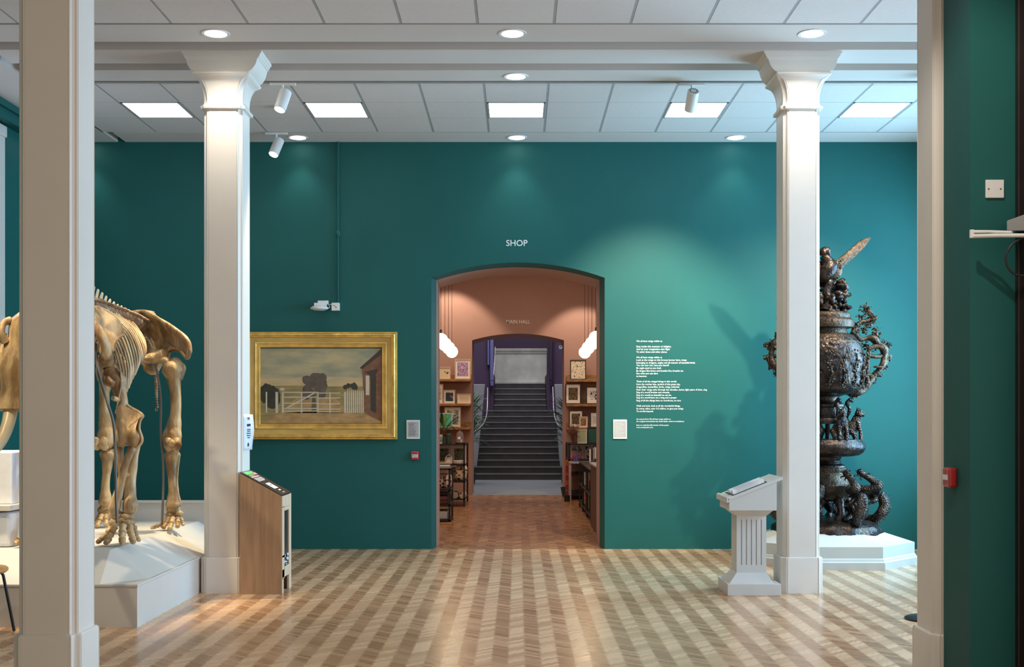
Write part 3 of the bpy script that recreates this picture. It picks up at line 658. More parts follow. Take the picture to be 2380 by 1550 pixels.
g = MB(); g.lathe(prof([(1994, 795), (1996, 800), (1990, 792), (1982, 781), (1972, 776), (1968, 778)]), (UX, UY), 96, fn=lambda a, z: 1.012+.012*math.sin(a*12)*(z < hz(790))); g.build('shoulder_band', M['bronze2'], urn, smooth=50)
g = MB(); g.lathe([(.01, hz(778))]+prof([(1970, 778), (1968, 772), (1967, 766), (1972, 764), (1982, 762), (1984, 756), (1983, 746), (1978, 742), (1975, 740), (1976, 734), (1974, 729), (1968, 726)])+[(.01, hz(724))], (UX, UY), 72, fn=lambda a, z: 1+.006*math.sin(a*26)*(hz(758) < z < hz(744))); g.build('lid', M['bronze2'], urn, smooth=45)
def cluster(g, p, r, n, spread, rng):
    for _ in range(n):
        d = Vector((rng.gauss(0, 1), rng.gauss(0, 1), rng.gauss(0, 1)))*spread; g.ball(Vector(p)+d, r*rng.uniform(.5, 1.1), seg=8, jit=.45, sc=(rng.uniform(.6, 1.5), 1, rng.uniform(.5, 1.2)))
rg = random.Random(3)
g = MB()
for px, py, r, n in ((1921, 715, .15, 26), (1945, 712, .07, 16), (1965, 716, .035, 10), (1930, 700, .10, 20), (1950, 690, .05, 12), (1958, 688, .04, 9), (1918, 685, .07, 14), (1945, 664, .045, 12), (1955, 660, .03, 10), (1960, 670, .03, 8), (1892, 700, .08, 16), (1900, 665, .05, 12)):
    cluster(g, U(px, py, rg.uniform(-.08, .08)), .038, n, r*.55, rg)
g.tube([U(1921, 722), U(1926, 700), U(1920, 680), U(1926, 660), U(1922, 645)], [.09, .07, .05, .05, .04], 10, jit=.5)
g.tube([U(1930, 690), U(1948, 682), U(1960, 690), U(1966, 700)], [.03, .028, .024, .016], 8, jit=.5)
g.tube([U(1930, 668), U(1944, 658), U(1958, 662), U(1966, 660)], [.03, .028, .022, .014], 8, jit=.5)
g.build('rock_finial', M['bronze'], urn, smooth=60)
# eagle with raised wings
eg = MB()
eg.tube([U(1902, 655, .05), U(1915, 640, .0), U(1926, 620, -.03), U(1922, 604, -.05), U(1914, 594, -.06)], [.04, .085, .095, .06, .045], 14, jit=.15)
eg.tube([U(1914, 594, -.06), U(1916, 586, -.07), U(1922, 584, -.08), U(1927, 592, -.09), U(1926, 598, -.09)], [.045, .055, .045, .018, .004], 10)
for q in ((1916, 640), (1926, 640)): eg.tube([U(q[0], q[1]-8), U(q[0], q[1]+8), U(q[0]+1, q[1]+16)], [.03, .02, .03], 8)
eagle = eg.build('eagle', M['bronze'], urn, smooth=60)
def wing(sx):
    g = MB()
    def W(px, py, dy): v = U(px, py, dy); v.x = UX+(v.x-UX)*sx; return v
    g.tube([W(1921, 640, 0), W(1938, 630, -.02), W(1952, 612, -.02), W(1975, 590, .0), (W(2000, 568, .03)), W(2022, 552, .05)], [.075, .085, .05, .040, .038, .008], 14, flat=.35, jit=.12, flatdir=(.3, -1, .2))
    for k in range(9):
        a = W(1940+k*3, 634-k*2.6, -.01); b_ = W(1956+k*8.4, 612-k*7.4, .0+.006*k); g.tube([a, a.lerp(b_, .6)+Vector((0, -.012, -.012)), b_+Vector((0, 0, -.004))], [.016, .015, .004], 6, flat=.5)
    for k in range(24):
        f = k/23; c = W(1926+30*f+rg.uniform(-5, 5), 642-34*f+rg.uniform(-8, 8), -.055); g.ball(c, .014, seg=6, sc=(1.2, .5, .8))
    return g
wing(1).build('wing', M['bronze2'], eagle, smooth=60); wing(-1).build('wing', M['bronze2'], eagle, smooth=60)
# handles: gnarled pine branches
c4 = lambda x, y: (1760+x/3.874, 530+y/3.874)
def handle(sx):
    g = MB(); r_ = random.Random(11)
    def H(x, y, dy=0): v = U(*c4(x, y), dy); v.x = UX+(v.x-UX)*sx; return v
    A = [(850, 930), (900, 975), (950, 1005), (1030, 985), (1100, 1035), (1145, 1110), (1140, 1200), (1100, 1280), (1050, 1345), (1000, 1400), (930, 1445), (850, 1480), (800, 1490)]
    g.tube([H(*a) for a in A], [.028, .032, .03, .036, .040, .034, .040, .038, .040, .045, .045, .03, .015], 12, jit=.9)
    Bq = [(890, 950), (885, 900), (930, 850), (1000, 830), (1035, 790), (1010, 745), (965, 720)]
    g.tube([H(*a, .02) for a in Bq], [.035, .032, .028, .026, .024, .02, .012], 10, jit=.5)
    D = [(1130, 1080), (1080, 1065), (1010, 1085), (1005, 1180), (990, 1260), (985, 1330), (1000, 1400)]
    g.tube([H(*a, -.03) for a in D], [.022, .022, .026, .020, .024, .028, .022], 10, jit=.9)
    g.tube([H(1010, 1150, -.02), H(1060, 1160, -.03), H(1130, 1150, 0)], .022, 8, jit=.4)
    g.tube([H(1140, 1180), H(1175, 1150), H(1165, 1200), H(1150, 1240)], .018, 8, jit=.4)
    for (a, b_) in ((1090, 1250), (995, 1322)): g.ball(H(a, b_, -.05), .035, seg=10, sc=(1.6, 1, .35), jit=.2)
    for (a, b_, n, sp) in ((965, 725, 14, .035), (985, 760, 8, .03), (1045, 800, 10, .03), (1040, 850, 8, .025), (930, 800, 8, .025), (905, 880, 8, .03), (990, 880, 8, .025), (960, 930, 12, .035), (1060, 930, 12, .035), (1085, 965, 10, .03), (1140, 1020, 6, .02), (1183, 1060, 9, .022), (1160, 1090, 6, .02), (975, 1060, 8, .03), (1020, 1080, 12, .035), (965, 1180, 8, .025), (970, 1230, 6, .02), (1185, 1170, 7, .02), (1150, 1250, 6, .02), (1090, 1320, 8, .03), (1040, 1380, 8, .03), (930, 1400, 8, .03), (880, 1490, 10, .03), (850, 1510, 8, .03), (900, 1510, 6, .02), (880, 930, 8, .03)):
        for _ in range(n*3):
            d = Vector((r_.gauss(0, 1), r_.gauss(0, 1), r_.gauss(0, 1)))*sp*.62; g.ball(H(a, b_)+d, .010*r_.uniform(.6, 1.3), seg=6, jit=.8, sc=(r_.uniform(.7, 1.6), 1, r_.uniform(.5, 1.1)))
        g.tube([H(a, b_)+Vector((r_.uniform(-.03, .03), r_.uniform(-.03, .03), r_.uniform(-.03, .03))), H(a, b_), H(a, b_)+Vector((r_.uniform(-.04, .04), r_.uniform(-.03, .03), r_.uniform(-.04, .04)))], .007, 6)
    return g
handle(1).build('handle', M['bronze2'], urn, smooth=60); handle(-1).build('handle', M['bronze2'], urn, smooth=60)
# relief trees on the bowl
g = MB(); r_ = random.Random(5)
for k in range(16):
    a = 2*PI*k/16+.2; z0 = hz(895); pts = []
    for j in range(6):
        z = z0+.055*j+.01*r_.random()*j; rr = .372 if j > 1 else .35+.01*j
        if z > hz(805): rr = .35
        aa = a+.05*math.sin(j*1.7+k); pts.append(Vector((UX+rr*math.cos(aa), UY+rr*math.sin(aa), z)))
        cluster(g, pts[-1], .012, 12, .018, r_)
    g.tube(pts, [.010, .009, .008, .007, .006, .004], 7, jit=.6)
g.build('relief', M['bronze2'], urn, smooth=60)
# dragons coiling between the base and the drum
c5 = lambda x, y: (1760+x/3.523, 900+y/3.523)
def dragon():
    g = MB()
    def D(x, y, dy=0): v = U(*c5(x, y), dy); return Vector((v.x-UX, v.y-UY, v.z))
    pts = [D(800, 800, .05), D(850, 830, .0), D(920, 830, -.04), D(985, 805, -.05), D(950, 770, -.04), D(900, 735, -.03), D(862, 712, -.02)]
    g.tube(pts, [.03, .042, .05, .05, .045, .035, .03], 12, jit=.25)
    q = [D(800, 800, .05), D(850, 870, .06), D(930, 885, .04), D(1005, 890, .0), D(1035, 960, -.03), D(1000, 1040, -.04), D(930, 1080, 0), D(865, 1045, .05), D(870, 985, .08), D(840, 930, .05)]
    g.tube(q, [.04, .045, .05, .055, .058, .055, .05, .04, .03, .012], 12, jit=.2)
    g.tube([D(862, 712, -.02), D(835, 690, -.03), D(815, 705, -.03)], [.036, .03, .012], 8, jit=.4)
    g.tube([D(850, 700, -.02), D(845, 675, 0), D(860, 668, .01)], [.012, .008, .003], 6)
    for q1, q2, q3 in (((835, 700), (810, 680), (806, 668)), ((832, 715), (800, 722), (790, 740)), ((860, 715), (872, 690), (890, 684)), ((880, 730), (905, 706), (925, 706)), ((905, 750), (935, 730), (955, 735)), ((850, 725), (842, 745), (855, 760))): g.tube([D(*q1, -.03), D(*q2, -.04), D(*q3, -.04)], [.011, .008, .002], 5)
    g.tube([D(838, 712, -.03), D(815, 722, -.03)], [.02, .006], 7, smooth=0, rnd=True)
    sp = cr(q, 5)
    for i in range(3, len(sp)-3):
        d = (sp[i+1]-sp[i-1]).normalized(); o = Vector((d.z, 0, -d.x)); cpt = Vector((.2*1.0+.07, 0, hz(1180))); o = o if (sp[i]-Vector((D(930, 970).x, 0, D(930, 970).z))).dot(o) > 0 else -o
        g.tube([sp[i]+o*.035, sp[i]+o*.068+d*.016], [.012, .002], 5, smooth=0)
    for a, b_ in ((D(940, 890, 0), D(930, 940, -.08)), (D(870, 1040, 0), D(830, 1085, -.05))):
        g.tube([a, a.lerp(b_, .5)+Vector((.03, -.03, 0)), b_], [.03, .024, .02], 7, jit=.3)
        for s_ in (-1, 0, 1): g.tube([b_, b_+Vector((-.03, -.02+.02*s_, -.02+.012*s_))], [.012, .003], 5, smooth=0)
    return g
for k in range(6):
    d0 = dragon().rotz(-k*PI/3-.12); d0.shift((UX, UY, 0)); d0.build('dragon', M['dragon'], urn, smooth=60)
# seated beasts with raised tails on the disc
def beast():
    g = MB(); z = hz(1022.5); V = lambda x, y, h: Vector((x, y, z))+Vector((x*.12, y*.12, h*1.12))
    g.tube([V(-.03, 0, .05), V(-.02, 0, .10), V(.015, 0, .17), V(.03, 0, .22)], [.055, .07, .055, .04], 10, jit=.25)
    g.ball(V(.045, 0, .245), .045, seg=10, jit=.3); g.tube([V(.06, 0, .24), V(.095, 0, .232)], [.03, .02], 8, smooth=0)
    for s_ in (-1, 1):
        g.tube([V(.03, .03*s_, .18), V(.055, .035*s_, .08), V(.06, .035*s_, .01)], [.028, .02, .024], 8, jit=.2)
        g.tube([V(-.04, .05*s_, .09), V(.0, .06*s_, .06), V(.01, .055*s_, .012)], [.035, .03, .022], 8, jit=.2)
        g.tube([V(.03, .022*s_, .28), V(.03, .03*s_, .30)], [.012, .004], 6, smooth=0)
    g.tube([V(-.05, 0, .10), V(-.07, 0, .18), V(-.04, 0, .28), V(-.06, 0, .34), V(-.03, 0, .37), V(-.01, 0, .345)], [.018, .018, .018, .02, .022, .012], 8, jit=.5)
    return g
for k in range(6):
    a = -k*PI/3-.30; b_ = beast().rotz(a).shift((UX+.262*math.cos(a), UY+.262*math.sin(a), 0)); b_.build('seated_beast', M['dragon'], urn, smooth=60)
g = MB()
for k in range(7):
    a = k*2*PI/7+.4; x = UX+.27*math.cos(a); y = UY+.27*math.sin(a); g.tube([(x, y, hz(1206)), (x+.02, y, hz(1190)), (UX+.2*math.cos(a+.2), UY+.2*math.sin(a+.2), hz(1160))], [.05, .035, .04], 8, jit=.5)
g.build('rock_support', M['bronze'], urn, smooth=60)

# ------------------------------------------------------------------ lectern with open book
t = thing('lectern', 'grey white lectern with a fluted square pillar and sloping top holding an open book', 'lectern', (1.96, 9.95, 0))
x0, x1, y0, y1 = 1.737, 2.18, 9.70, 10.17; xm = (x0+x1)/2; ym = (y0+y1)/2
g = MB(); g.box(x0, x1, y0, y1, 0, .098)
px0, px1 = (1712-1204)/S(9.84), (1781-1204)/S(9.84); py0, py1 = 9.84, 10.08
R4 = lambda a, b_, c, d, z: [Vector((a, c, z)), Vector((b_, c, z)), Vector((b_, d, z)), Vector((a, d, z))]
g.hexa(R4(x0+.02, x1-.05, y0+.03, y1-.03, .098), R4(px0, px1, py0, py1, .175)); g.build('base', M['plinth'], t, bevel=.003)
g = MB(); zt = P(0, 1199, 9.84).z
g.box(px0, px1, py0+.012, py1, .17, zt+.01)
n = 6; wv = (px1-px0); fw = wv/ n
for k in range(n): g.box(px0+k*fw+.004*(k > 0), px0+(k+1)*fw-.004*(k < n-1), py0, py0+.014, .24, zt-.03)
g.box(px0, px1, py0, py0+.014, .17, .24); g.box(px0, px1, py0, py0+.014, zt-.03, zt+.01)
g.build('pillar', M['plinth'], t)
bx0, bx1 = (1694.7-1204)/S(9.70), (1805-1204)/S(9.70); zb = P(0, 1186.5, 9.70).z
g = MB(); g.hexa(R4(px0, px1, py0, py1, zt), R4(bx0+.02, bx1-.02, y0+.02, y1-.04, zb))
za, zc = P(0, 1162.6, 9.7).z, P(0, 1119, 9.7).z
g.hexa(R4(bx0, bx1, y0, y1-.02, zb), [Vector((bx0, y0, za)), Vector((bx1, y0, zc)), Vector((bx1, y1-.02, zc)), Vector((bx0, y1-.02, za))])
g.build('box', M['plinth'], t, bevel=.002)
tx0, tx1 = bx0-.012, bx1+.045; sl = (zc-za)/(bx1-bx0)
zz = lambda x: za+(x-bx0)*sl
g = MB(); ty0, ty1 = y0-.02, y1+.02
g.hexa([Vector((x, y, zz(x)-.002)) for x, y in ((tx0, ty0), (tx1, ty0), (tx1, ty1), (tx0, ty1))], [Vector((x, y, zz(x)+.022)) for x, y in ((tx0, ty0), (tx1, ty0), (tx1, ty1), (tx0, ty1))])
g.hexa([Vector((x, y, zz(x)-.012)) for x, y in ((tx0-.012, ty0), (tx0+.012, ty0), (tx0+.012, ty1), (tx0-.012, ty1))], [Vector((x, y, zz(x)+.034)) for x, y in ((tx0-.012, ty0), (tx0+.010, ty0), (tx0+.010, ty1), (tx0-.012, ty1))])
g.build('sloping_top', M['plinth'], t, bevel=.003)
bk = thing('open_book', 'open book with printed pages lying on the lectern', 'book', (1.92, 9.9, zz(1.92)+.022))
def bookpage(ya, yb, rise):
    g = MB(); rs = []
    for k in range(9):
        f = k/8; y = ya+(yb-ya)*f; h = rise*math.sin(PI*min(1, f*1.15))**.6*(1-f*.25)+.006
        rs.append([Vector((x, y, zz(x)+.024+hh)) for x, hh in ((bx0+.045, h), (bx1-.09, h), (bx1-.09, 0), (bx0+.045, 0))])
    g.rings(rs); return g
yc = 9.90
MB().hexa([Vector((x, y, zz(x)+.0225)) for x, y in ((bx0+.035, yc-.175), (bx1-.075, yc-.175), (bx1-.075, yc+.175), (bx0+.035, yc+.175))], [Vector((x, y, zz(x)+.027)) for x, y in ((bx0+.035, yc-.175), (bx1-.075, yc-.175), (bx1-.075, yc+.175), (bx0+.035, yc+.175))]).build('cover', M['black'], bk)
for sgn in (-1, 1):
    pg = bookpage(yc, yc+sgn*.165, .030).build('page_block', M['paper'], bk, smooth=40)
    g = MB()
    for r in range(11):
        f = .16+.07*r
        y = yc+sgn*.165*f; h = .030*math.sin(PI*min(1, f*1.15))**.6*(1-f*.25)+.0075
        rr = random.Random(r); xa = bx0+.075+.0*rr.random(); xb = bx1-.13-.05*rr.random()
        g.quad(*[Vector((x, yy, zz(x)+.024+h)) for x, yy in ((xa, y-.0018), (xb, y-.0018), (xb, y+.0018), (xa, y+.0018))])
    g.build('text_lines', M['plate'], pg)
MB().tube([(bx0+.06, yc, zz(bx0+.06)+.03), (bx0+.03, yc-.01, zz(bx0+.03)+.03), (bx0+.02, yc-.05, zz(bx0+.02)+.025)], .002, 6).build('ribbon', M['black'], bk)

# ------------------------------------------------------------------ oak donation box
t = thing('donation_box', 'tall oak donation box with a sloping black printed top beside the far left column', 'donation box', (-2.15, 10, 0))
yf, yb = 9.79, 10.20; xl, xr = (558-1204)/S(yf), (655-1204)/S(yf); zl, zr = P(0, 1099.5, yf).z, P(0, 1153, yf).z; ss = (zr-zl)/(xr-xl)
zk = lambda x: zl+(x-xl)*ss
g = MB(); g.hexa(R4(xl, xr, yf, yf+.022, 0), [Vector((xl, yf, zl)), Vector((xr, yf, zr)), Vector((xr, yf+.022, zr)), Vector((xl, yf+.022, zl))]); g.build('side_panel', M['oak'], t)
g = MB(); g.hexa(R4(xl, xr-.03, yb-.022, yb, 0), [Vector((xl, yb-.022, zl)), Vector((xr-.03, yb-.022, zk(xr-.03))), Vector((xr-.03, yb, zk(xr-.03))), Vector((xl, yb, zl))]); g.build('side_panel', M['oak'], t)
MB().box(xl, xl+.02, yf+.022, yb-.022, 0, zl-.004).build('back_panel', M['oak'], t)
g = MB(); xq = xr
g.box(xq-.02, xq, yf+.022, yf+.11, .30, zr-.09); g.box(xq-.02, xq, yb-.10, yb, .0, zr); g.box(xq-.02, xq, yf+.022, yb-.10, zr-.10, zr-.002); g.box(xq-.02, xq, yf+.022, yb-.10, .13, .20)
g.box(xq-.02, xq, yf+.022, yf+.08, 0, .13); g.box(xq-.002, xq+.006, yf+.10, yb-.09, zr-.13, zr-.10); g.box(xq-.002, xq+.006, yf+.10, yb-.09, .19, .22)
g.box(xq-.02, xq, yf+.022, yf+.11, .12, .32)
g.build('front_frame', M['oaklt'], t, bevel=.002)
MB().box(xq-.012, xq-.008, yf+.10, yb-.09, .20, zr-.10).build('window_pane', M['blackgloss'], t)
g = MB(); rgl = random.Random(2)
for k in range(14): 
    y = yf+.12+rgl.random()*.14; z = .21+rgl.random()*.09; g.box(xq-.007, xq-.003, y, y+.045, z, z+.02, rgl.choice((0, 0, 1)))
g.build('banknote', [M['paper'], mat('note_blue', (.05, .2, .4))], t)
g = MB(); g.hexa([Vector((x, y, zk(x))) for x, y in ((xl, yf), (xr, yf), (xr, yb), (xl, yb))], [Vector((x, y, zk(x)+.009)) for x, y in ((xl, yf), (xr, yf), (xr, yb), (xl, yb))])
top = g.build('top_panel', M['blackgloss'], t)
def onTop(f0, f1, v0, v1, h=.0098):
    xs = (xl+(xr-xl)*f0, xl+(xr-xl)*f1); ya = yf+(yb-yf)*v0; yc_ = yf+(yb-yf)*v1
    return [Vector((xs[0], ya, zk(xs[0])+h)), Vector((xs[1], ya, zk(xs[1])+h)), Vector((xs[1], yc_, zk(xs[1])+h)), Vector((xs[0], yc_, zk(xs[0])+h))]
g = MB()
g.quad(*onTop(.03, .14, .12, .85), 1); g.quad(*onTop(.16, .20, .15, .55), 1); g.quad(*onTop(.10, .18, .6, .92), 2); g.quad(*onTop(.22, .27, .1, .8), 2)
for k in range(4): g.quad(*onTop(.30+.035*k, .315+.035*k, .12, .8-.1*(k == 3)), 0)
g.quad(*onTop(.53, .76, .28, .66), 0); g.quad(*onTop(.81, .85, .40, .58), 0); g.quad(*onTop(.91, .94, .4, .6), 3)
g.quad(*onTop(.60, .64, .42, .52, .0102), 4)
g.build('print', [M['letter'], mat('print_green', (.12, .45, .16)), mat('print_pink', (.50, .30, .30)), M['plate'], M['ink']], top)

# leaflet taped on the column face
t = thing('leaflet', 'pale curling paper leaflet with small print on the side of the far left column', 'leaflet', (-2.324, 10.0, 1.3))
xf = -2.487+.163; g = MB(); rs = []
ya, yb2 = 9.90, 10.20; z0, z1 = P(0, 1046, 10.03).z, P(0, 963, 10.03).z
for k in range(10):
    f = k/9; z = z1+(z0-z1)*f; bul = .006+.016*math.sin(PI*f*.85+.5)**2
    rs.append([Vector((xf+.002+bul*(y-ya)/(yb2-ya), y, z)) for y in (ya, (ya+yb2)/2, yb2)])
g.rings(rs, cap=False, closed=False); lf = g.build('sheet', M['paper'], t, smooth=60); lf.modifiers.new('s', 'SOLIDIFY').thickness = .0012
g = MB()
for f, wd, hh in ((.10, .3, .010), (.14, .25, .006), (.30, .45, .022), (.42, .45, .008), (.47, .38, .008), (.53, .5, .008), (.59, .45, .008), (.65, .3, .008), (.85, .16, .03)):
    z = z1+(z0-z1)*f; yc_ = (ya+yb2)/2; b_ = (.006+.016*math.sin(PI*f*.85+.5)**2)*.5+.005
    g.box(xf+b_-.002, xf+b_+.0006, yc_-wd*.13, yc_+wd*.13, z-hh/2, z+hh/2)
g.build('print', M['ink'], lf)

# ------------------------------------------------------------------ framed painting (plain country landscape stand-in)
WY = BW
def wx(px): return (px-1204)/S(WY)
def wzz(py): return EYE+(968-py)/S(WY)
t = thing('framed_painting', 'large painting of a country lane in a wide gilt frame on the teal wall', 'painting', (wx(747), WY, wzz(1021)))
fx0, fx1, fz0, fz1 = wx(570), wx(924), wzz(1021), wzz(772)
def ringrect(i): return i
def frame(prof_, mb, m=0):
    # prof_: (inset, depth in front of the wall)
    rs = []
    for ins, d in prof_:
        rs.append([Vector((fx0+ins, WY-d, fz0+ins)), Vector((fx1-ins, WY-d, fz0+ins)), Vector((fx1-ins, WY-d, fz1-ins)), Vector((fx0+ins, WY-d, fz1-ins))])
    mb.rings(rs, m, cap=False)
g = MB(); frame([(0, .002), (0, .05), (.004, .062), (.012, .064), (.016, .058), (.020, .066), (.030, .074), (.040, .074), (.048, .064), (.052, .070), (.058, .070), (.062, .058)], g); g.build('outer_moulding', M['gold'], t, smooth=25)
g = MB(); frame([(.062, .058), (.068, .050), (.118, .034), (.120, .030)], g, 0); g.build('flat', M['goldlo'], t, smooth=25)
g = MB(); frame([(.118, .030), (.119, .046), (.126, .050), (.132, .046), (.138, .034), (.158, .028), (.160, .040), (.166, .042), (.170, .036), (.176, .014)], g); g.build('inner_moulding', M['gold'], t, smooth=25)
g = MB(); k = 0
xx = fx0+.034
while xx < fx1-.03:
    for z in (fz0+.034, fz1-.034): g.ball((xx, WY-.076, z), .0065, seg=6, jit=.5, sc=(1.3, .7, 1))
    xx += .021
z = fz0+.05
while z < fz1-.05:
    for x in (fx0+.034, fx1-.034): g.ball((x, WY-.076, z), .0065, seg=6, jit=.5, sc=(1, .7, 1.3))
    z += .021
g.build('beading', M['gold'], t, smooth=60)
MB().box(wx(728), wx(763), WY-.045, WY-.038, wzz(1000), wzz(992.5)).build('name_plate', mat('brass', (.62, .45, .10), .3, .6), t, bevel=.002)
ax0, ax1, az0, az1 = wx(606), wx(887), wzz(984), wzz(810)
def pm_(n, c, c2_=None, sc=6, st=None): q_ = 1.22; return mat(n, C(*[min(250, v*q_) for v in c]), .6, var=.12, scale=sc, col2=C(*[v*q_ for v in c2_]) if c2_ else None, stretch=st, coat=.15, bump=.05)
PM = [pm_('painted_sky', (158, 140, 104), (118, 116, 96), 3, (1, 1, 3.2)), pm_('painted_field', (142, 116, 72), (104, 92, 56), 5, (1, 1, 5)), pm_('painted_road', (160, 126, 80), (128, 98, 62), 8, (1, 1, 3)), pm_('painted_hedge', (52, 48, 36), (38, 34, 26), 14),
      pm_('painted_tree', (88, 74, 62), (66, 56, 48), 16), pm_('painted_wood', (168, 156, 132)), pm_('painted_brick', (112, 74, 52), (92, 60, 44), 20), pm_('painted_roof', (58, 44, 38)), pm_('painted_dark', (44, 42, 34)), pm_('painted_low_sky', (172, 144, 104), (150, 132, 98), 4, (1, 1, 5))]
def A(u, v, d): return Vector((ax0+(ax1-ax0)*u, WY-.013-d*.0004, az1+(az0-az1)*v))
cv = MB()
def poly(pts, d, m): cv.add([A(u, v, d) for u, v in pts], [tuple(range(len(pts)))], m)
poly([(0, 0), (1, 0), (1, 1), (0, 1)], 0, 0); poly([(0, .38), (.2, .40), (.5, .37), (1, .40), (1, .52), (0, .52)], 1, 9); poly([(0, .50), (.3, .495), (.7, .51), (1, .50), (1, 1), (0, 1)], 2, 1)
poly([(0, 1), (.16, .86), (.42, .84), (.75, .86), (1, .9), (1, 1)], 3, 2); poly([(.30, .66), (.62, .66), (.75, .86), (.16, .86)], 3, 2)
rp_ = random.Random(4)
bd_ = [0]
def blob(u, v, ru, rv, d, m, n=22):
    bd_[0] += .04; d += bd_[0]-.5
    poly([(u+ru*math.cos(a)*(1+.16*rp_.random()), v+rv*math.sin(a)*(1+.2*rp_.random())) for a in [2*PI*k/n for k in range(n)]], d, m)
blob(.05, .60, .055, .12, 4, 3); blob(.10, .66, .06, .14, 4, 3); [blob(.445+.075*rp_.uniform(-1, 1), .505+.12*rp_.uniform(-1, 1), .035, .055, 5, 4, 14) for _ in range(22)]; [blob(.74+.06*rp_.uniform(-1, 1), .52+.04*rp_.uniform(-1, 1), .018, .03, 4, 3, 10) for _ in range(8)]
poly([(.43, .6), (.455, .6), (.46, .83), (.42, .83)], 6, 4)
for u, w_ in ((.05, .012), (.135, .022), (.185, .018), (.34, .012), (.475, .010), (.575, .010), (.70, .018)): poly([(u-w_/2, .58), (u+w_/2, .58), (u+w_/2, .86), (u-w_/2, .86)], 7, 5)
for v in (.585, .65, .73, .80, .835):
    poly([(.19, v-.007), (.475, v-.007), (.475, v+.007), (.19, v+.007)], 8, 5); poly([(.475, v+.004), (.66, v+.004), (.66, v+.016), (.475, v+.016)], 8, 5)
poly([(.20, .80), (.20, .82), (.45, .60), (.45, .58)], 9, 5)
for k in range(9): u = .715+.016*k; poly([(u, .57), (u+.005, .545), (u+.010, .57), (u+.010, .86), (u, .86)], 7, 5)
poly([(.84, .24), (1, .06), (1, .98), (.93, .92), (.86, .86)], 6, 6); poly([(.82, .26), (1, .0), (1, .08), (.84, .275)], 7, 7); poly([(.91, .38), (.955, .36), (.955, .86), (.91, .83)], 7, 8); poly([(.87, .36), (.90, .36), (.90, .62), (.87, .62)], 7, 5); poly([(.865, .31), (.97, .27), (.97, .30), (.93, .42), (.90, .36)], 8, 7)
poly([(.85, .89), (.93, .92), (1, .98), (1, 1), (.86, .94)], 8, 2)
blob(.18, .545, .02, .02, 5, 5, 10)
cv.build('canvas', PM, t)

# ------------------------------------------------------------------ things on the teal wall
def plate_(x0_, x1_, y0_, y1_, lab):
    t = thing('label_plate', lab, 'label', (wx((x0_+x1_)/2), WY, wzz(y1_)))
    MB().box(wx(x0_), wx(x1_), WY-.012, WY, wzz(y1_), wzz(y0_)).build('board', M['platelt'], t, bevel=.002)
    MB().box(wx(x0_+2.5), wx(x1_-2.5), WY-.0128, WY-.011, wzz(y1_-4), wzz(y0_+4)).build('panel', M['plate'], t)
    g = MB(); r_ = random.Random(x0_); yy_ = y0_+7
    while yy_ < y1_-6:
        g.box(wx(x0_+5), wx(x1_-6-9*r_.random()), WY-.0134, WY-.0126, wzz(yy_+.6), wzz(yy_)); yy_ += 2.1
    g.build('print', M['ink'] if x0_ < 1200 else M['platelt'], t)
plate_(945, 976, 976, 1020, 'small grey label plate on the wall right of the gilt framed painting')
plate_(1425, 1457, 975, 1020, 'small cream label plate on the wall below left of the poem')
def callpoint(t, cx, cz, yw, hw=.043):
    MB().box(cx-hw, cx+hw, yw-.045, yw, cz-.05, cz+.05).build('housing', M['red'], t, bevel=.012)
    MB().box(cx-hw*.72, cx+hw*.72, yw-.048, yw-.044, cz-.020, cz+.012).build('window', M['letter'], t, bevel=.002)
    g = MB()
    for k in range(4): g.box(cx-.026+.014*k, cx-.018+.014*k, yw-.0495, yw-.0478, cz-.010, cz+.003)
    g.build('print', M['ink'], t)
    g = MB(); g.tube([(cx-hw*.7, yw-.050, cz-.03), (cx-hw*.8, yw-.055, cz+.03), (cx, yw-.056, cz+.045), (cx+hw*.8, yw-.055, cz+.03), (cx+hw*.7, yw-.050, cz-.03)], .003, 6); g.build('cover', M['clear'], t)
t = thing('fire_alarm_call_point', 'small red fire alarm call point on the teal wall left of the shop opening', 'fire alarm', (wx(965), WY, wzz(1070)), 'red call points')
callpoint(t, wx(965), wzz(1058.5), WY)
t = thing('cable_conduit', 'thin teal painted cable conduit running down the wall to a junction box', 'conduit', (wx(786), WY, wzz(705)))
MB().cyl((wx(786), WY-.014, wzz(706)), (wx(786), WY-.014, wzz(328)), .0105, seg=12).build('pipe', M['teal'], t, smooth=40)
g = MB(); g.lathe([(.001, wzz(550)), (.016, wzz(550)), (.026, wzz(547)), (.026, wzz(540)), (.016, wzz(537)), (.001, wzz(537))], (wx(786), WY-.014), 16); g.build('inspection_joint', M['teal'], t, smooth=40)
for py in (365, 430, 495, 600, 665): MB().box(wx(783.5), wx(788.5), WY-.022, WY, wzz(py+2), wzz(py-2)).build('saddle', M['teal'], t, bevel=.002)
t = thing('junction_box', 'square white junction box at the foot of the conduit', 'junction box', (wx(781), WY, wzz(722)))
MB().box(wx(772), wx(790), WY-.05, WY, wzz(722.5), wzz(704.5)).build('housing', M['plastic'], t, bevel=.004)
g = MB(); g.tube([(wx(775), WY-.052, wzz(711)), (wx(779), WY-.052, wzz(710.5)), (wx(782), WY-.052, wzz(714))], .0016, 6); g.build('print', M['red'], t)
MB().cyl((wx(783), WY-.0495, wzz(715)), (wx(783), WY-.054, wzz(715)), .006, seg=12).build('knob', M['red'], t)
t = thing('wall_sensor', 'white bracket mounted unit with a flat oval dome left of the junction box', 'sensor', (wx(746), WY, wzz(724)))
MB().box(wx(739), wx(764), WY-.03, WY, wzz(708), wzz(699)).build('bracket', M['plastic'], t, bevel=.004)
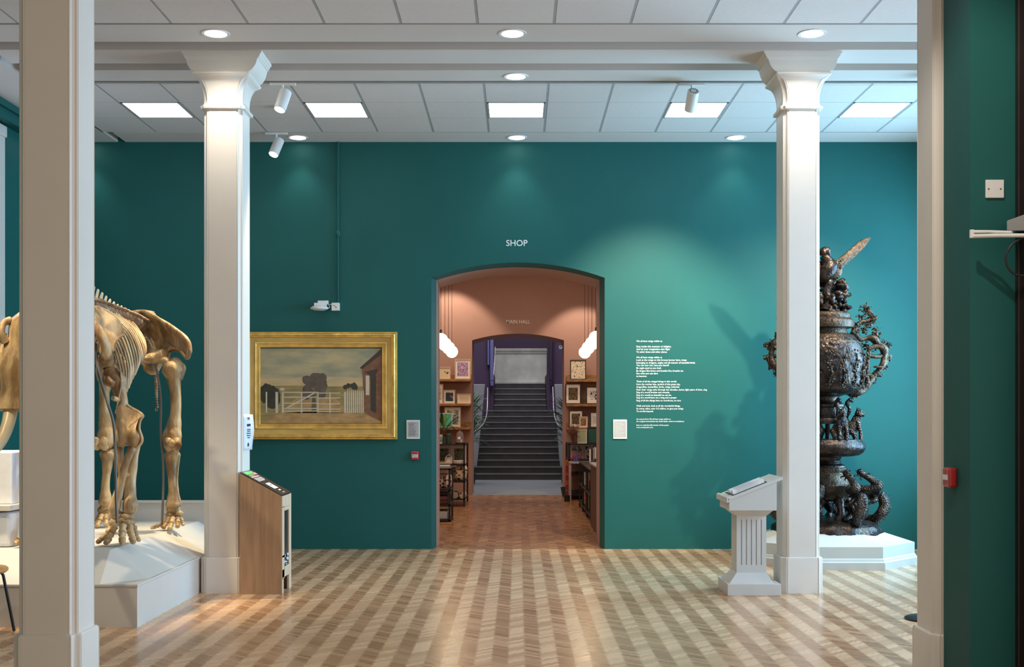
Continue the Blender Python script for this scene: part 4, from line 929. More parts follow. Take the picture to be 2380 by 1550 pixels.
g = MB(); g.box(wx(734), wx(761), WY-.12, WY-.02, wzz(713), wzz(706)); g.box(wx(741.5), wx(743.5), WY-.034, WY-.029, wzz(704), wzz(701)); g.box(wx(760.5), wx(762.5), WY-.034, WY-.029, wzz(704), wzz(701)); g.build('arm', M['plastic'], t, bevel=.003)
g = MB(); g.lathe([(.001, wzz(724)), (.06, wzz(723.5)), (.095, wzz(720.5)), (.098, wzz(718)), (.075, wzz(714.5)), (.05, wzz(713)), (.001, wzz(713))], (wx(746), WY-.12), 32); g.build('dome', M['plastic'], t, smooth=50)
MB().tube([(wx(763), WY-.03, wzz(707)), (wx(768), WY-.03, wzz(708)), (wx(773), WY-.03, wzz(710))], .004, 6).build('cable', M['plastic'], t)
MB().tube([(wx(760), WY-.08, wzz(713)), (wx(765), WY-.06, wzz(717)), (wx(767), WY-.03, wzz(714)), (wx(764), WY-.02, wzz(708))], .004, 6).build('cable', M['plastic'], t)

# lettering
def text(name, body, x, z, y, width=None, cap=.06, parent=None, m=None, rot=None, align='left', ext=.0012):
    cu = bpy.data.curves.new(name, 'FONT'); cu.body = body; cu.extrude = ext; cu.size = 1.0; cu.resolution_u = 3; cu.offset = .008
    o = bpy.data.objects.new(name, cu); me = None
    dg = bpy.context.evaluated_depsgraph_get(); COL.objects.link(o); dg.update()
    me = bpy.data.meshes.new_from_object(o.evaluated_get(dg)); bpy.data.objects.remove(o); bpy.data.curves.remove(cu)
    me.name = name
    xs = [v.co.x for v in me.vertices]; a, b_ = min(xs), max(xs)
    sy = cap/.69; sx = (width/(b_-a)) if width else sy
    for v in me.vertices:
        v.co = Vector(((v.co.x-(a if align == 'left' else (a+b_)/2))*sx, -v.co.z, v.co.y*sy))
    me.materials.clear(); me.materials.append(m or M['letter'])
    o = bpy.data.objects.new(name, me); COL.objects.link(o); loc = Vector((x, y, z))
    if parent: o.parent = parent; loc = loc-wloc(parent)
    o.location = loc
    return o
o = text('wall_lettering', 'SHOP', wx(1176.5), wzz(571.5), WY-.0015, wx(1226)-wx(1176.5), .0665); tag(o, 'white letters reading SHOP on the teal wall above the arch', 'lettering')
L = [(135, 590, 'We all have wings within us'), (210, 715, 'Step inside this museum of delights,'), (247, 697, 'And let your imagination take flight'), (285, 660, 'To other times and other places.'), (360, 588, 'We all have wings within us'),
     (397, 928, 'Look at the wings on this bronze burner here, wings'), (435, 1050, 'belonging to dragons, eagles and all manner of beautiful birds.'), (470, 683, 'You can soar too, have you heard?'), (508, 578, 'Be eagle-eyed as you look'), (547, 885, 'Be dragon-like brave and breathe fire, breathe air,'),
     (583, 530, 'See what you can dare'), (621, 378, 'to become.'), (694, 790, 'Think of all the winged things in this world,'), (733, 840, 'from the worker bee, symbol of this great city,'), (770, 830, 'dragonflies, butterflies, birds, wings unfurled,'),
     (808, 1210, 'Hear their wings echo through the decades, aeons, light years of time, sing'), (845, 693, 'Sing of a world broken and remade,'), (883, 718, 'Sing of a world as beautiful as can be,'), (918, 790, 'Sing of a world born on a wing and a prayer'), (958, 848, 'Sing of all the things here so wondrous, so rare'),
     (1032, 840, 'Walk and look, look at all the wonderful things,'), (1070, 882, 'So many relics, over 4.5 million, to give you wings'), (1107, 468, 'To worlds beyond.'), (1213, 705, 'An extract from We all have wings within us'), (1245, 893, 'An original commission by Anita Sethi, writer-in-residence'), (1297, 680, 'Scan to read the full version of the poem'), (1328, 463, 'www.anitasethi.com')]
t = thing('poem_lettering', 'long poem in small white lettering on the lit teal wall right of the shop opening', 'lettering', (wx(1479), WY, wzz(995)))
for y_, xe, s_ in L:
    sm = y_ > 1150; py = 770+(y_+11)/5.96; text('text_line', s_, wx(1479), wzz(py), WY-.0015, (xe-232)/5.96/S(WY), .0185 if not sm else .0155, parent=t)

# ------------------------------------------------------------------ right foreground: call point, switch plate, door closer, stanchion
t = thing('fire_alarm_call_point', 'red fire alarm call point on the right wall end beside the nearest column', 'fire alarm', (2.306, 6.22, .98), 'red call points')
cz = P(0, 1108, 6.2).z; yc_ = 6.19
MB().box(2.306-.045, 2.306, yc_-.05, yc_+.05, cz-.055, cz+.05).build('housing', M['red'], t, bevel=.012)
MB().box(2.306-.053, 2.306-.044, yc_-.045, yc_+.045, cz-.047, cz+.045).build('cover', M['clear'], t, bevel=.004)
MB().box(2.306-.049, 2.306-.044, yc_-.03, yc_+.03, cz-.015, cz+.012).build('window', M['letter'], t)
t = thing('blank_switch_plate', 'square white blank electrical plate with two screws on the right wall end', 'switch plate', (2.43, 5.97, 2.6))
p0 = P(2290, 460.5, 5.965); p1 = P(2333, 418, 5.965)
MB().box(p0.x, p1.x, 5.958, 5.97, p0.z, p1.z).build('plate', M['plastic'], t, bevel=.004)
for px in (2298, 2326): q = P(px, 439, 5.957); MB().cyl((q.x, 5.9585, q.z), (q.x, 5.9565, q.z), .0045, seg=12).build('screw', M['rod'], t)
t = thing('door_closer', 'grey overhead door closer with a folded white metal arm at the right edge', 'door closer', (2.5, 5.9, 2.4))
g = MB(); a = [P(2340, 512, 5.75), P(2440, 478, 5.55)]
q = [P(2340, 537, 5.80), P(2460, 535, 5.5), P(2470, 535, 5.62), P(2350, 537, 5.92)]; r_ = [P(2340, 513, 5.80), P(2460, 470, 5.5), P(2470, 470, 5.62), P(2350, 513, 5.92)]
g.hexa(q, r_); g.build('body', M['greyplastic'], t, bevel=.004)
MB().tube([P(2259, 538.5, 5.86), P(2300, 538.5, 5.82), P(2352, 540.5, 5.72)], .0085, 8, smooth=0).build('arm', M['plastic'], t, smooth=60)
MB().tube([P(2259, 549, 5.86), P(2320, 547.5, 5.78), P(2420, 547, 5.6)], .0105, 8, smooth=0).build('arm', M['plastic'], t, smooth=60)
MB().cyl(P(2259, 553, 5.86), P(2259, 534, 5.86), .012, seg=12).build('pivot', M['plastic'], t, smooth=40)
o = MB().tube([P(2378, 552, 5.7), P(2352, 568, 5.7), P(2338, 595, 5.7), P(2343, 622, 5.7), P(2362, 638, 5.7), P(2390, 640, 5.7)], .006, 8).build('cable', M['black'], smooth=60); tag(o, 'black cable hanging in a loop below the door closer', 'cable')
t = thing('barrier_post', 'round black base of a barrier post half hidden by the nearest right column', 'barrier post', (3.0, 8.58, 0))
MB().lathe([(.001, 0), (.16, 0), (.16, .012), (.14, .022), (.03, .03), (.001, .03)], (3.0, 8.58), 40).build('base', M['black'], t, smooth=40)
MB().cyl((3.0, 8.58, .028), (3.0, 8.58, .95), .025, seg=16).build('pole', M['black'], t, smooth=40)
# ------------------------------------------------------------------ shop
o = text('hall_lettering', 'MAIN HALL', 0, 0, 0, 55/S(22.2), .066); q = P(1176.7, 751.5, 22.2); o.location = (q.x, 22.2-.0015, q.z); tag(o, 'white letters reading MAIN HALL on the terracotta wall above the inner arch', 'lettering')
lamp('shop_ceiling_light', 'AREA', (0, 17.8, 4.5), (0, 0, 0), 125, (1, .83, .68), 3.0, 4.5)
def pend(x, ys, top, zb, side):
    for i, y in enumerate(ys):
        z = zb[i]; r = .098
        t = thing('pendant_light', '%s glowing white globe pendant at the %s of the shop' % (('nearest', 'second nearest', 'third nearest', 'farthest')[i], side), 'pendant light', (x, y, z), 'globe pendants in the shop')
        MB().ball((x, y, z), r, seg=24).build('globe', M['globe'], t, smooth=60)
        MB().cyl((x, y, z+r-.01), (x, y, z+r+.05), .014, seg=10).build('lamp_holder', M['black'], t, smooth=40)
        MB().cyl((x, y, z+r+.04), (x, y, 4.6), .0035, seg=6).build('cord', M['black'], t)
        lamp('lamp', 'POINT', (x, y, z-.0), energy=18, color=(1, .82, .60), size=.10, parent=t)
pend(-1.075, (16.3, 17.2, 18.1, 19.0), 4.6, (2.55, 2.55, 2.55, 2.54), 'left')
pend(1.085, (16.3, 17.2, 18.1, 19.0), 4.6, (2.58, 2.56, 2.55, 2.53), 'right')
lamp('shop_spot', 'SPOT', (-1.35, 21.3, 4.35), energy=140, color=(1, .80, .60), size=.05, angle=80, blend=.4, to=(-1.25, 22.2, 2.2))
lamp('shop_spot', 'SPOT', (1.25, 21.2, 4.1), energy=110, color=(1, .80, .60), size=.05, angle=76, blend=.4, to=(1.2, 22.2, 2.0))
YB = 22.2
def sx_(px, Y): return (px-1204)/S(Y)
def sz_(py, Y): return EYE+(968-py)/S(Y)
def shelf(xa, xb, py, lab):
    Y = 21.86; z = sz_(py, Y); t = thing('wall_shelf', lab, 'shelf', ((xa+xb)/2, 22, z), 'wooden shop shelves')
    g = MB(); g.box(xa, xb, Y, YB, z-.045, z); g.build('board', M['liveedge'], t, bevel=.006)
    MB().box(xa, xb, YB-.03, YB, z, z+.10).build('back_lip', M['liveedge'], t, bevel=.006); return z
LX0, LX1 = -2.0, sx_(1094, 21.9); RX0, RX1 = sx_(1317, 21.9), 2.0
zs = {}
for k, (py, n) in enumerate(((881, 'top'), (938, 'middle'), (993, 'lowest'))):
    zs['l', k] = shelf(LX0, LX1, py, n+' brown wooden shelf on the left of the inner arch'); zs['r', k] = shelf(RX0, RX1, py+1, n+' brown wooden shelf on the right of the inner arch')
FM = {'pale': mat('pale_frame', (.62, .46, .33), .5), 'white': mat('white_frame', (.75, .72, .68), .5), 'black': mat('black_frame', (.02, .018, .018), .4), 'brown': mat('brown_frame', (.45, .26, .12), .5)}
MATB = mat('picture_mount', (.86, .82, .76), .7)
def pic(x0_, x1_, y0_, y1_, fr, art_, lab, z=None, Y=21.95, mt=.22, cat='picture', fw=2.2):
    a, b_, c, d = sx_(x0_, Y), sx_(x1_, Y), sz_(y1_, Y), sz_(y0_, Y)
    if z is not None: d += z-c; c = z
    t = thing('framed_print', lab, cat, ((a+b_)/2, Y, c), 'framed prints in the shop')
    w_ = fw/S(Y); g = MB(); g.box(a, b_, Y-.012, Y+.012, c, c+w_); g.box(a, b_, Y-.012, Y+.012, d-w_, d); g.box(a, a+w_, Y-.012, Y+.012, c+w_, d-w_); g.box(b_-w_, b_, Y-.012, Y+.012, c+w_, d-w_)
    g.build('frame', FM[fr], t)
    MB().box(a+w_, b_-w_, Y, Y+.008, c+w_, d-w_).build('mount', MATB, t)
    mx = (b_-a)*mt; mz = (d-c)*mt
    if art_: MB().box(a+mx, b_-mx, Y-.002, Y+.001, c+mz, d-mz).build('print', art_, t)
    return t
K = lambda *c: C(*c)
pic(1015, 1047, 852, 881, 'pale', art('art_trees', K(70, 60, 50), K(225, 205, 165), K(225, 205, 165), 14, 'v', .28), 'pale framed print of small trees, left on the top left shelf', zs['l', 0], mt=.12)
pic(1057, 1094, 834, 881, 'pale', art('art_pink', K(240, 200, 190), K(226, 120, 160), K(120, 130, 180), 40, 'v', .35), 'pale framed pink patterned print on the top left shelf', zs['l', 0], mt=.16)
pic(1004, 1030, 892, 938, 'pale', art('art_botanic', K(60, 70, 60), K(210, 195, 160), K(200, 185, 150), 20, 'v', .3), 'tall pale framed botanical print at the left end of the middle left shelf', zs['l', 1])
pic(1031, 1058, 906, 938, 'pale', art('art_orchid', K(210, 120, 160), K(20, 62, 66), K(20, 62, 66), 14, 'v', .3), 'pale framed print of a pink flower on dark green', zs['l', 1], mt=.18)
pic(1062, 1095, 915, 938, 'pale', art('art_shell', K(120, 105, 80), K(228, 205, 165), K(228, 205, 165), 8, 'v', .22), 'wide pale framed print at the right end of the middle left shelf', zs['l', 1], mt=.18)
pic(1033, 1071, 946, 993, 'pale', art('art_iris', K(50, 80, 150), K(205, 195, 175), K(120, 130, 110), 9, 'v', .3), 'pale framed print of a blue flower on the lowest left shelf', zs['l', 2], mt=.14)
pic(1008, 1052, 960, 993, 'white', mat('art_aqua', K(90, 200, 170), .5, var=.1), 'aqua green print in front on the lowest left shelf', zs['l', 2], Y=21.90, mt=.06)
pic(1325, 1362, 836, 882, 'black', art('art_leaves', K(50, 60, 50), K(228, 216, 190), K(228, 216, 190), 34, 'v', .30), 'black framed print of scattered leaves on the top right shelf', zs['r', 0], mt=.08)
pic(1314, 1350, 891, 939, 'black', art('art_jungle', K(60, 55, 35), K(40, 48, 30), K(110, 90, 60), 24, 'v', .3), 'black framed jungle print with a white mount on the middle right shelf', zs['r', 1], mt=.20)
pic(1362, 1398, 898, 939, 'black', art('art_script', K(30, 30, 35), K(215, 215, 215), K(215, 215, 215), 22, 'n', .47), 'black framed lettering print at the right of the middle right shelf', zs['r', 1], mt=.26)
pic(1322, 1355, 953, 994, 'black', art('art_wood', K(70, 60, 40), K(30, 34, 26), K(120, 100, 70), 24, 'v', .3), 'black framed woodland print at the left of the lowest right shelf', zs['r', 2], mt=.20)
pic(1346, 1366, 968, 994, 'pale', art('art_sepia', K(120, 85, 50), K(170, 125, 80), K(150, 110, 70), 30, 'n', .5), 'small pale framed sepia print on the lowest right shelf', zs['r', 2], Y=21.89, mt=.18)
pic(1371, 1398, 957, 994, 'black', art('art_figure', K(40, 50, 60), K(215, 215, 215), K(215, 215, 215), 16, 'v', .3), 'black framed print with a small dark figure at the right of the lowest right shelf', zs['r', 2], mt=.28)

def rack(lab, xa, xb, ya, yb, levels, name='shelf_rack', r=.014):
    t = thing(name, lab, 'shelf unit', ((xa+xb)/2, (ya+yb)/2, 0)); top = max(levels)
    for x in (xa+r, xb-r):
        for y in (ya+r, yb-r): MB().box(x-r, x+r, y-r, y+r, 0, top).build('leg', M['black'], t)
    for z in levels: 
        g = MB(); g.box(xa, xb, ya, yb, z-.022, z); g.build('shelf', M['black'], t)
    return t
# rear left rack
X1 = sx_(1088, 20.2); zt1 = sz_(1031, 19.6)
rack('taller black metal rack of gifts against the wall left of the inner arch', -1.95, -.875, 19.3, 20.6, (.13, .42, .70, zt1))
def shp(name, lab, cat, mb, m_, group=None, **k): o = mb.build(name, m_, **k); return tag(o, lab, cat, group)
YR = 19.55; zr_ = zt1
def rb(px): return sx_(px, YR)
def bottle(px, h, r, lab, m_, Y=YR, z=zr_):
    x = sx_(px, Y); t = thing('scent_bottle', lab, 'bottle', (x, Y, z), 'dark bottles on the left rack')
    MB().lathe([(.001, z), (r, z), (r, z+h*.66), (r*.45, z+h*.76), (r*.45, z+h*.84), (.001, z+h*.84)], (x, Y), 16).build('glass', m_, t, smooth=40)
    MB().lathe([(.001, z+h*.84), (r*.55, z+h*.84), (r*.55, z+h), (.001, z+h)], (x, Y), 12).build('cap', M['black'], t, smooth=40)
DG = mat('dark_green_glass', (.02, .05, .03), .2, col2=(.05, .10, .06), scale=30)
bottle(1033, .15, .035, 'short dark bottle on the left rack beside the cream box', DG); bottle(1043, .23, .05, 'tall dark green bottle on the left rack', DG)
g = MB(); g.box(rb(1021), rb(1028), YR, YR+.08, zr_, zr_+.15, 0); g.box(rb(1022), rb(1027), YR-.001, YR, zr_+.03, zr_+.12, 1); shp('gift_box', 'small cream box with dark print on the left rack', 'box', g, [M['paper'], art('box_print', K(60, 60, 60), K(190, 185, 170), K(190, 185, 170), 60, 'n', .5)])
t = thing('glass_dome', 'small clear glass dome on a dark base on the left rack', 'glass dome', (rb(1069), YR, zr_))
MB().lathe([(.001, zr_), (.085, zr_), (.085, zr_+.02), (.001, zr_+.02)], (rb(1069), YR), 28).build('base', M['black'], t, smooth=40)
MB().lathe([(.064, zr_+.02), (.064, zr_+.14), (.055, zr_+.18), (.035, zr_+.205), (.008, zr_+.215), (.008, zr_+.23), (.001, zr_+.232)], (rb(1069), YR), 28).build('dome', M['clear'], t, smooth=60)
g = MB(); g.ball((rb(1067), YR, zr_+.085), .03, seg=10, jit=.4); g.box(rb(1071), rb(1074), YR-.03, YR-.02, zr_+.03, zr_+.07); g.build('ornament', M['paper'], t)
# framed glass panels standing in the rack
def framed_panel(x0_, x1_, y0_, y1_, Y, lab, am, fr='white'): return pic(x0_, x1_, y0_, y1_, fr, am, lab, None, Y, .15, 'picture', 3)
dj = art('art_foliage', K(30, 45, 35), K(60, 80, 60), K(130, 140, 120), 40, 'v', .3)
framed_panel(1012, 1048, 1036, 1076, 19.8, 'white framed foliage print standing in the left rack behind the lantern', dj)
framed_panel(1051, 1083, 1036, 1076, 19.8, 'white framed foliage print standing in the left rack behind the round box', dj)
YL = 19.36; zl_ = .70
t = thing('lantern', 'small white wire lantern with a pitched roof on a wooden tray', 'lantern', (sx_(1042, YL), YL, zl_+.03))
xa, xb = sx_(1035, YL), sx_(1050, YL); g = MB()
for x in (xa, xb):
    for y in (YL, YL+.1): g.box(x-.004, x+.004, y-.004, y+.004, zl_+.03, zl_+.11)
    g.tube([(x, YL+.05, zl_+.11), ((xa+xb)/2, YL+.05, zl_+.16)], .005, 6, smooth=0)
g.box(xa, xb, YL, YL+.1, zl_+.03, zl_+.036); g.box(xa, xb, YL-.002, YL+.002, zl_+.105, zl_+.113); g.build('cage', M['paper'], t)
MB().box(xa+.015, xb-.015, YL+.02, YL+.08, zl_+.036, zl_+.095).build('candle', MATB, t)
shp('serving_tray', 'thin pale wooden tray under the wire lantern', 'tray', MB().box(sx_(1006, YL), sx_(1051, YL), YL-.03, YL+.25, zl_, zl_+.03), M['oaklt'], bevel=.006)
g = MB(); x = sx_(1067.5, YL); g.lathe([(.001, zl_), (.10, zl_), (.112, zl_+.012), (.112, zl_+.05), (.10, zl_+.062), (.001, zl_+.062)], (x, YL+.08), 28); shp('round_box', 'round white woven box on the left rack', 'box', g, art('weave', K(200, 200, 195), K(170, 170, 165), K(215, 215, 210), 60, 'v', .3), smooth=40)
cush = art('cushion_print', K(30, 28, 26), K(150, 110, 80), K(220, 208, 185), 16, 'v', .30)
def cushion(px, py, w_, h_, Y, lab, m_, z=None, rot=0):
    x, zc_ = sx_(px, Y), (sz_(py, Y) if z is None else z); g = MB(); rs = []
    for j in range(7):
        f = j/6*2-1; ring = []
        for k in range(24):
            a = 2*PI*k/24; ca, sa = math.cos(a), math.sin(a); sup = lambda c: math.copysign(abs(c)**.5, c)
            e = (1-abs(f)**2.2)**.5 if abs(f) < 1 else .05
            ring.append(Vector((x+sup(ca)*w_/2*(.75+.25*e)*(1 if abs(f) < 1 else .9), Y+f*.07, zc_+sup(sa)*h_/2*(.75+.25*e))))
        rs.append(ring)
    g.rings(rs); o = g.build('cushion', m_, smooth=60); o.rotation_euler = (0, rot, 0); return tag(o, lab, 'cushion', 'patterned cushions on the racks')
cushion(1070, 1104, .20, .26, 19.42, 'large leaf patterned cushion on the middle shelf of the left rack', cush, z=.42+.135, rot=.12)
cushion(1053, 1100, .12, .22, 19.60, 'narrow leaf patterned cushion behind the large one on the left rack', cush, z=.42+.115)
cushion(1034, 1116, .20, .21, 16.45, 'square patterned cushion on the low rack nearest the shop entrance', art('cushion_print_fine', K(30, 30, 30), K(170, 100, 90), K(215, 200, 185), 20, 'v', .30), z=.585+.0)
for px, lab, m_ in ((1058, 'plain grey fabric roll on the bottom shelf of the left rack', mat('grey_fabric', (.42, .38, .34), .9)), (1076, 'spotted fabric roll on the bottom shelf of the left rack', cush)):
    x = sx_(px, 19.45); shp('fabric_roll', lab, 'fabric', MB().tube([(x, 19.36, .185), (x, 19.7, .185)], [.055, .055], 16, smooth=0), m_, smooth=50, group='fabric rolls')
# front left rack
rack('low black metal rack just inside the shop opening at the left', -1.95, sx_(1048, 16.3), 16.2, 16.9, (.06, .27, .47, sz_(1088, 16.3)))
zt2 = sz_(1088, 16.3)
shp('display_tray', 'shallow grey tray on top of the low left rack', 'tray', MB().box(-1.5, sx_(1044, 16.3), 16.25, 16.6, zt2, zt2+.035), M['plate'], bevel=.005)
for k, (c_, lab) in enumerate(((K(110, 60, 62), 'maroon folded cloth on top of a pair in the low left rack'), (K(84, 46, 52), 'darker maroon folded cloth at the bottom of a pair in the low left rack'))):
    shp('folded_cloth', lab, 'cloth', MB().box(-1.4, sx_(1042, 16.3), 16.24, 16.7, .27+.058*(1-k), .27+.054*(2-k)), mat('cloth_%d' % k, c_, .9), bevel=.012, group='folded maroon cloths')
shp('folded_cloth', 'pale grey folded cloth on the shelf under the maroon ones', 'cloth', MB().box(-1.4, sx_(1043, 16.3), 16.24, 16.7, .06, .17), mat('cloth_grey', K(170, 165, 165), .9), bevel=.02)
shp('wooden_board', 'orange wooden board on the floor under the low left rack', 'board', MB().box(-1.5, sx_(1050, 16.3), 16.05, 16.19, .0, .025), mat('orange_board', (.42, .16, .06), .5), bevel=.004)
# potted plant in front of the left shelves
def leafblade(g, base, tip, w_, sag, m=0, n=6):
    base = Vector(base); tip = Vector(tip); d = tip-base; sd = d.cross(Vector((0, 0, 1))); sd = sd.normalized() if sd.length > 1e-4 else Vector((1, 0, 0)); vs = []
    for k in range(n+1):
        f = k/n; p = base+d*f+Vector((0, 0, sag*math.sin(PI*f))); ww = w_*math.sin(PI*(.08+.9*f))**.8
        vs += [p-sd*ww, p+Vector((0, 0, -ww*.35)), p+sd*ww]
    g.add(vs, [(3*k+j, 3*k+j+1, 3*k+j+4, 3*k+j+3) for k in range(n) for j in (0, 1)], m)
def plant(lab, x, y, z0, z1, n, ln, w_, m_, seed, arc=None, pot=True, sp=.5):
    r_ = random.Random(seed); t = thing('potted_plant', lab, 'plant', (x, y, z0))
    if pot: MB().lathe([(.001, z0), (.11, z0), (.14, z0+.22), (.125, z0+.22), (.11, z0+.2), (.001, z0+.2)], (x, y), 20).build('pot', M['black'], t, smooth=40)
    g = MB()
    for k in range(3): g.tube([(x+.03*(k-1), y, z0+(.18 if pot else 0)), (x+.05*(k-1), y+.02, (z0+z1)/2), (x+.04*(k-1), y, z1-.05*k)], .006, 6)
    g.build('stem', M['darkwood'], t, smooth=60)
    g = MB()
    for k in range(n):
        zz_ = z0+(z1-z0)*(sp+(1-sp)*r_.random()); a = r_.uniform(0, 2*PI) if not arc else r_.uniform(*arc); el = r_.uniform(-.3, 1.1)
        b_ = Vector((x+.04*math.cos(a), y+.04*math.sin(a), zz_)); l_ = ln*r_.uniform(.6, 1.1)
        leafblade(g, b_, b_+Vector((math.cos(a)*math.cos(el), math.sin(a)*math.cos(el), math.sin(el)))*l_, w_, .12*l_)
    o = g.build('foliage', m_, t, smooth=60); return t
plant('green strap leaved plant hanging over the lowest left shelf', sx_(1030, 21.6), 21.55, 0, sz_(985, 21.6), 12, .34, .028, M['leaf'], 5, pot=True, sp=.9)
plant('spiky green palm in front of the pale newel wall left of the stairs', sx_(1092, 26), 26.0, 0, sz_(940, 26), 170, .50, .018, M['leaf'], 2, sp=.5)
plant('dark spiky palm in front of the wall right of the stairs', sx_(1317, 26), 26.0, 0, sz_(940, 26), 150, .50, .016, M['leafdk'], 3, sp=.45)
# right side of the shop
XR0 = sx_(1323, 20.6)
zt3 = sz_(1030, 21.2)
rack('black back rack of prints right of the inner arch', XR0+.0, 1.95, 20.9, 22.15, (.10, .45, .72, zt3))
pic(1326, 1357, 1034, 1052, 'white', art('art_hills', K(120, 125, 130), K(210, 212, 220), K(150, 155, 165), 12, 'n', .5), 'white framed landscape print standing in the right back rack', None, 21.3, .12)
pic(1358, 1384, 1033, 1075, 'white', art('art_glyph', K(20, 20, 26), K(215, 215, 225), K(215, 215, 225), 16, 'n', .48), 'white print with bold black marks standing in the right back rack', None, 21.3, .08)
pic(1327, 1357, 1053, 1078, 'white', art('art_map', K(150, 155, 165), K(205, 208, 216), K(205, 208, 216), 40, 'n', .5), 'white print of faint lines below the landscape print in the right back rack', None, 21.3, .10)
pic(1342, 1364, 997, 1029, 'white', art('art_avocado', K(70, 110, 50), K(175, 190, 150), K(175, 190, 150), 6, 'v', .35), 'pale green card with a round leaf on the right back rack', zt3, 21.1, .05)
t_ = pic(1365, 1392, 993, 1030, 'black', mat('card_teal', K(26, 92, 84), .5), 'dark teal card at the right on the right back rack', zt3, 21.15, .03)
g = MB(); r_ = random.Random(8); x = sx_(1332, 21.0)
for k in range(36): a = r_.uniform(0, 2*PI); g.tube([(x, 21.0, zt3), (x+.06*math.cos(a)*r_.random(), 21.0+.05*math.sin(a), zt3+.15), (x+r_.uniform(-.11, .11), 21+r_.uniform(-.08, .08), zt3+r_.uniform(.2, .34))], .004, 5)
for k in range(60): g.ball((x+r_.uniform(-.10, .10), 21+r_.uniform(-.08, .08), zt3+r_.uniform(.12, .34)), .009, seg=6)
shp('dried_twigs', 'bundle of reddish brown dried twigs on the right back rack', 'twigs', g, mat('twig', (.16, .07, .05), .8, var=.4))
# black receding rack and counter
t = thing('merchandise_rack', 'long black open rack along the right of the shop passage', 'shelf unit', (1.13, 17.8, 0))
xa, xb, ya, yb = 1.005, 1.42, 16.25, 19.3; zt4 = sz_(1095, 16.3)+.02
for y in (ya, 17.25, 18.3, yb-.03):
    for x in (xa, xb-.03): MB().box(x, x+.028, y, y+.028, 0, zt4).build('leg', M['black'], t)
for z in (.10, .40, zt4): MB().box(xa, xb, ya, yb, z-.02, z).build('shelf', M['black'], t)
for k, (y, z, c_, lab) in enumerate(((16.35, .10, K(60, 80, 120), 'blue box on the bottom shelf of the passage rack, nearest'), (16.75, .10, K(170, 150, 140), 'pale pink box on the bottom shelf of the passage rack'), (17.4, .10, K(90, 100, 60), 'olive box on the bottom shelf of the passage rack'), (18.5, .10, K(190, 120, 90), 'orange box at the far end of the bottom shelf of the passage rack'),
        (16.4, .40, K(190, 190, 190), 'white box on the middle shelf of the passage rack, nearest'), (17.4, .40, K(110, 75, 50), 'brown box on the middle shelf of the passage rack'), (18.5, .40, K(190, 190, 180), 'cream box at the far end of the middle shelf of the passage rack'))):
    h_ = (.16, .14, .22, .2, .09, .13, .2)[k]; shp('gift_box', lab, 'box', MB().box(xa+.05, xb-.05, y, y+.32, z, z+h_), mat('box_%d' % k, c_, .6, var=.2, scale=14), bevel=.006, group='boxes on the passage rack')
g = MB(); q = Vector((1.16, 16.7, zt4)); g.tube([q+Vector((-.1, 0, .05)), q+Vector((.0, .05, .09)), q+Vector((.12, .1, .06))], [.05, .07, .06], 12, jit=.2); shp('scarf', 'dark rolled scarf on top of the passage rack', 'scarf', g, mat('scarf_dark', (.04, .03, .035), .9, var=.5), smooth=60)
g = MB(); g.tube([q+Vector((.0, -.12, .035)), q+Vector((.1, -.13, .05)), q+Vector((.2, -.12, .035))], [.03, .045, .03], 12, jit=.1); shp('scarf', 'pale folded scarf on top of the passage rack', 'scarf', g, mat('scarf_pale', K(200, 170, 150), .9), smooth=60)
cz_ = sz_(1078, 15.2)
t = thing('shop_counter', 'dark brown wooden counter just inside the shop opening at the right', 'counter', (1.25, 15.2, 0))
g = MB(); g.box(.99, 1.7, 14.75, 15.95, 0, .84); g.build('cabinet', M['darkwood'], t); MB().box(.97, 1.72, 14.72, 15.97, .84, .865).build('top', M['greyplastic'], t, bevel=.003)
for z in (.12, .35, .58): MB().box(1.02, 1.68, 14.742, 14.752, z, z+.19).build('drawer', M['oak'], t, bevel=.003)
g = MB(); r_ = random.Random(6)
cols = [mat('garland_red', (.30, .02, .03), .7), mat('garland_orange', (.45, .13, .02), .7), mat('garland_pink', (.38, .03, .10), .7), mat('garland_green', (.05, .25, .15), .7)]
for k in range(150):
    f = k/149; Y = 20.5; x = sx_(1318, Y)+.02*math.sin(k*2.4); g.ball((x, Y+.022*math.cos(k*2.4), sz_(1070, Y)-f*(sz_(1070, Y)-sz_(1165, Y))), .013, seg=6, m=(1 if f < .12 or .3 < f < .36 or .5 < f < .6 else (3 if .7 < f < .75 else (0 if k % 2 else 2))))
g.cyl((sx_(1318, 20.5), 20.5, .1), (sx_(1318, 20.5), 20.5, sz_(1066, 20.5)), .004, seg=6)
shp('garland', 'string of red, pink and orange pompoms hanging at the end of the right rack', 'garland', g, cols)
g = MB(); g.cyl((sx_(1318, 20.5), 20.5, 0), (sx_(1318, 20.5), 20.5, .11), .05, .05, 14); shp('garland_stand', 'dark round foot under the pompom garland', 'stand', g, M['black'])
g = MB(); r_ = random.Random(9); z = .72; 
for k in range(60): g.ball((sx_(1338, 20.75)+r_.gauss(0, .035), 20.75+r_.gauss(0, .03), sz_(1062, 20.75)+r_.gauss(0, .022)), .014, seg=6)
g2 = MB(); xx_ = sx_(1338, 20.75)
t = thing('flower_vase', 'small vase of bright pink flowers in front of the right back rack', 'flowers', (xx_, 20.75, zt4)); g.build('flowers', cols[2], t)
MB().lathe([(.001, .69), (.04, .69), (.05, .74), (.03, .80), (.03, .82)], (xx_, 20.75), 16).build('vase', mat('blue_vase', K(60, 100, 190), .3), t, smooth=50)
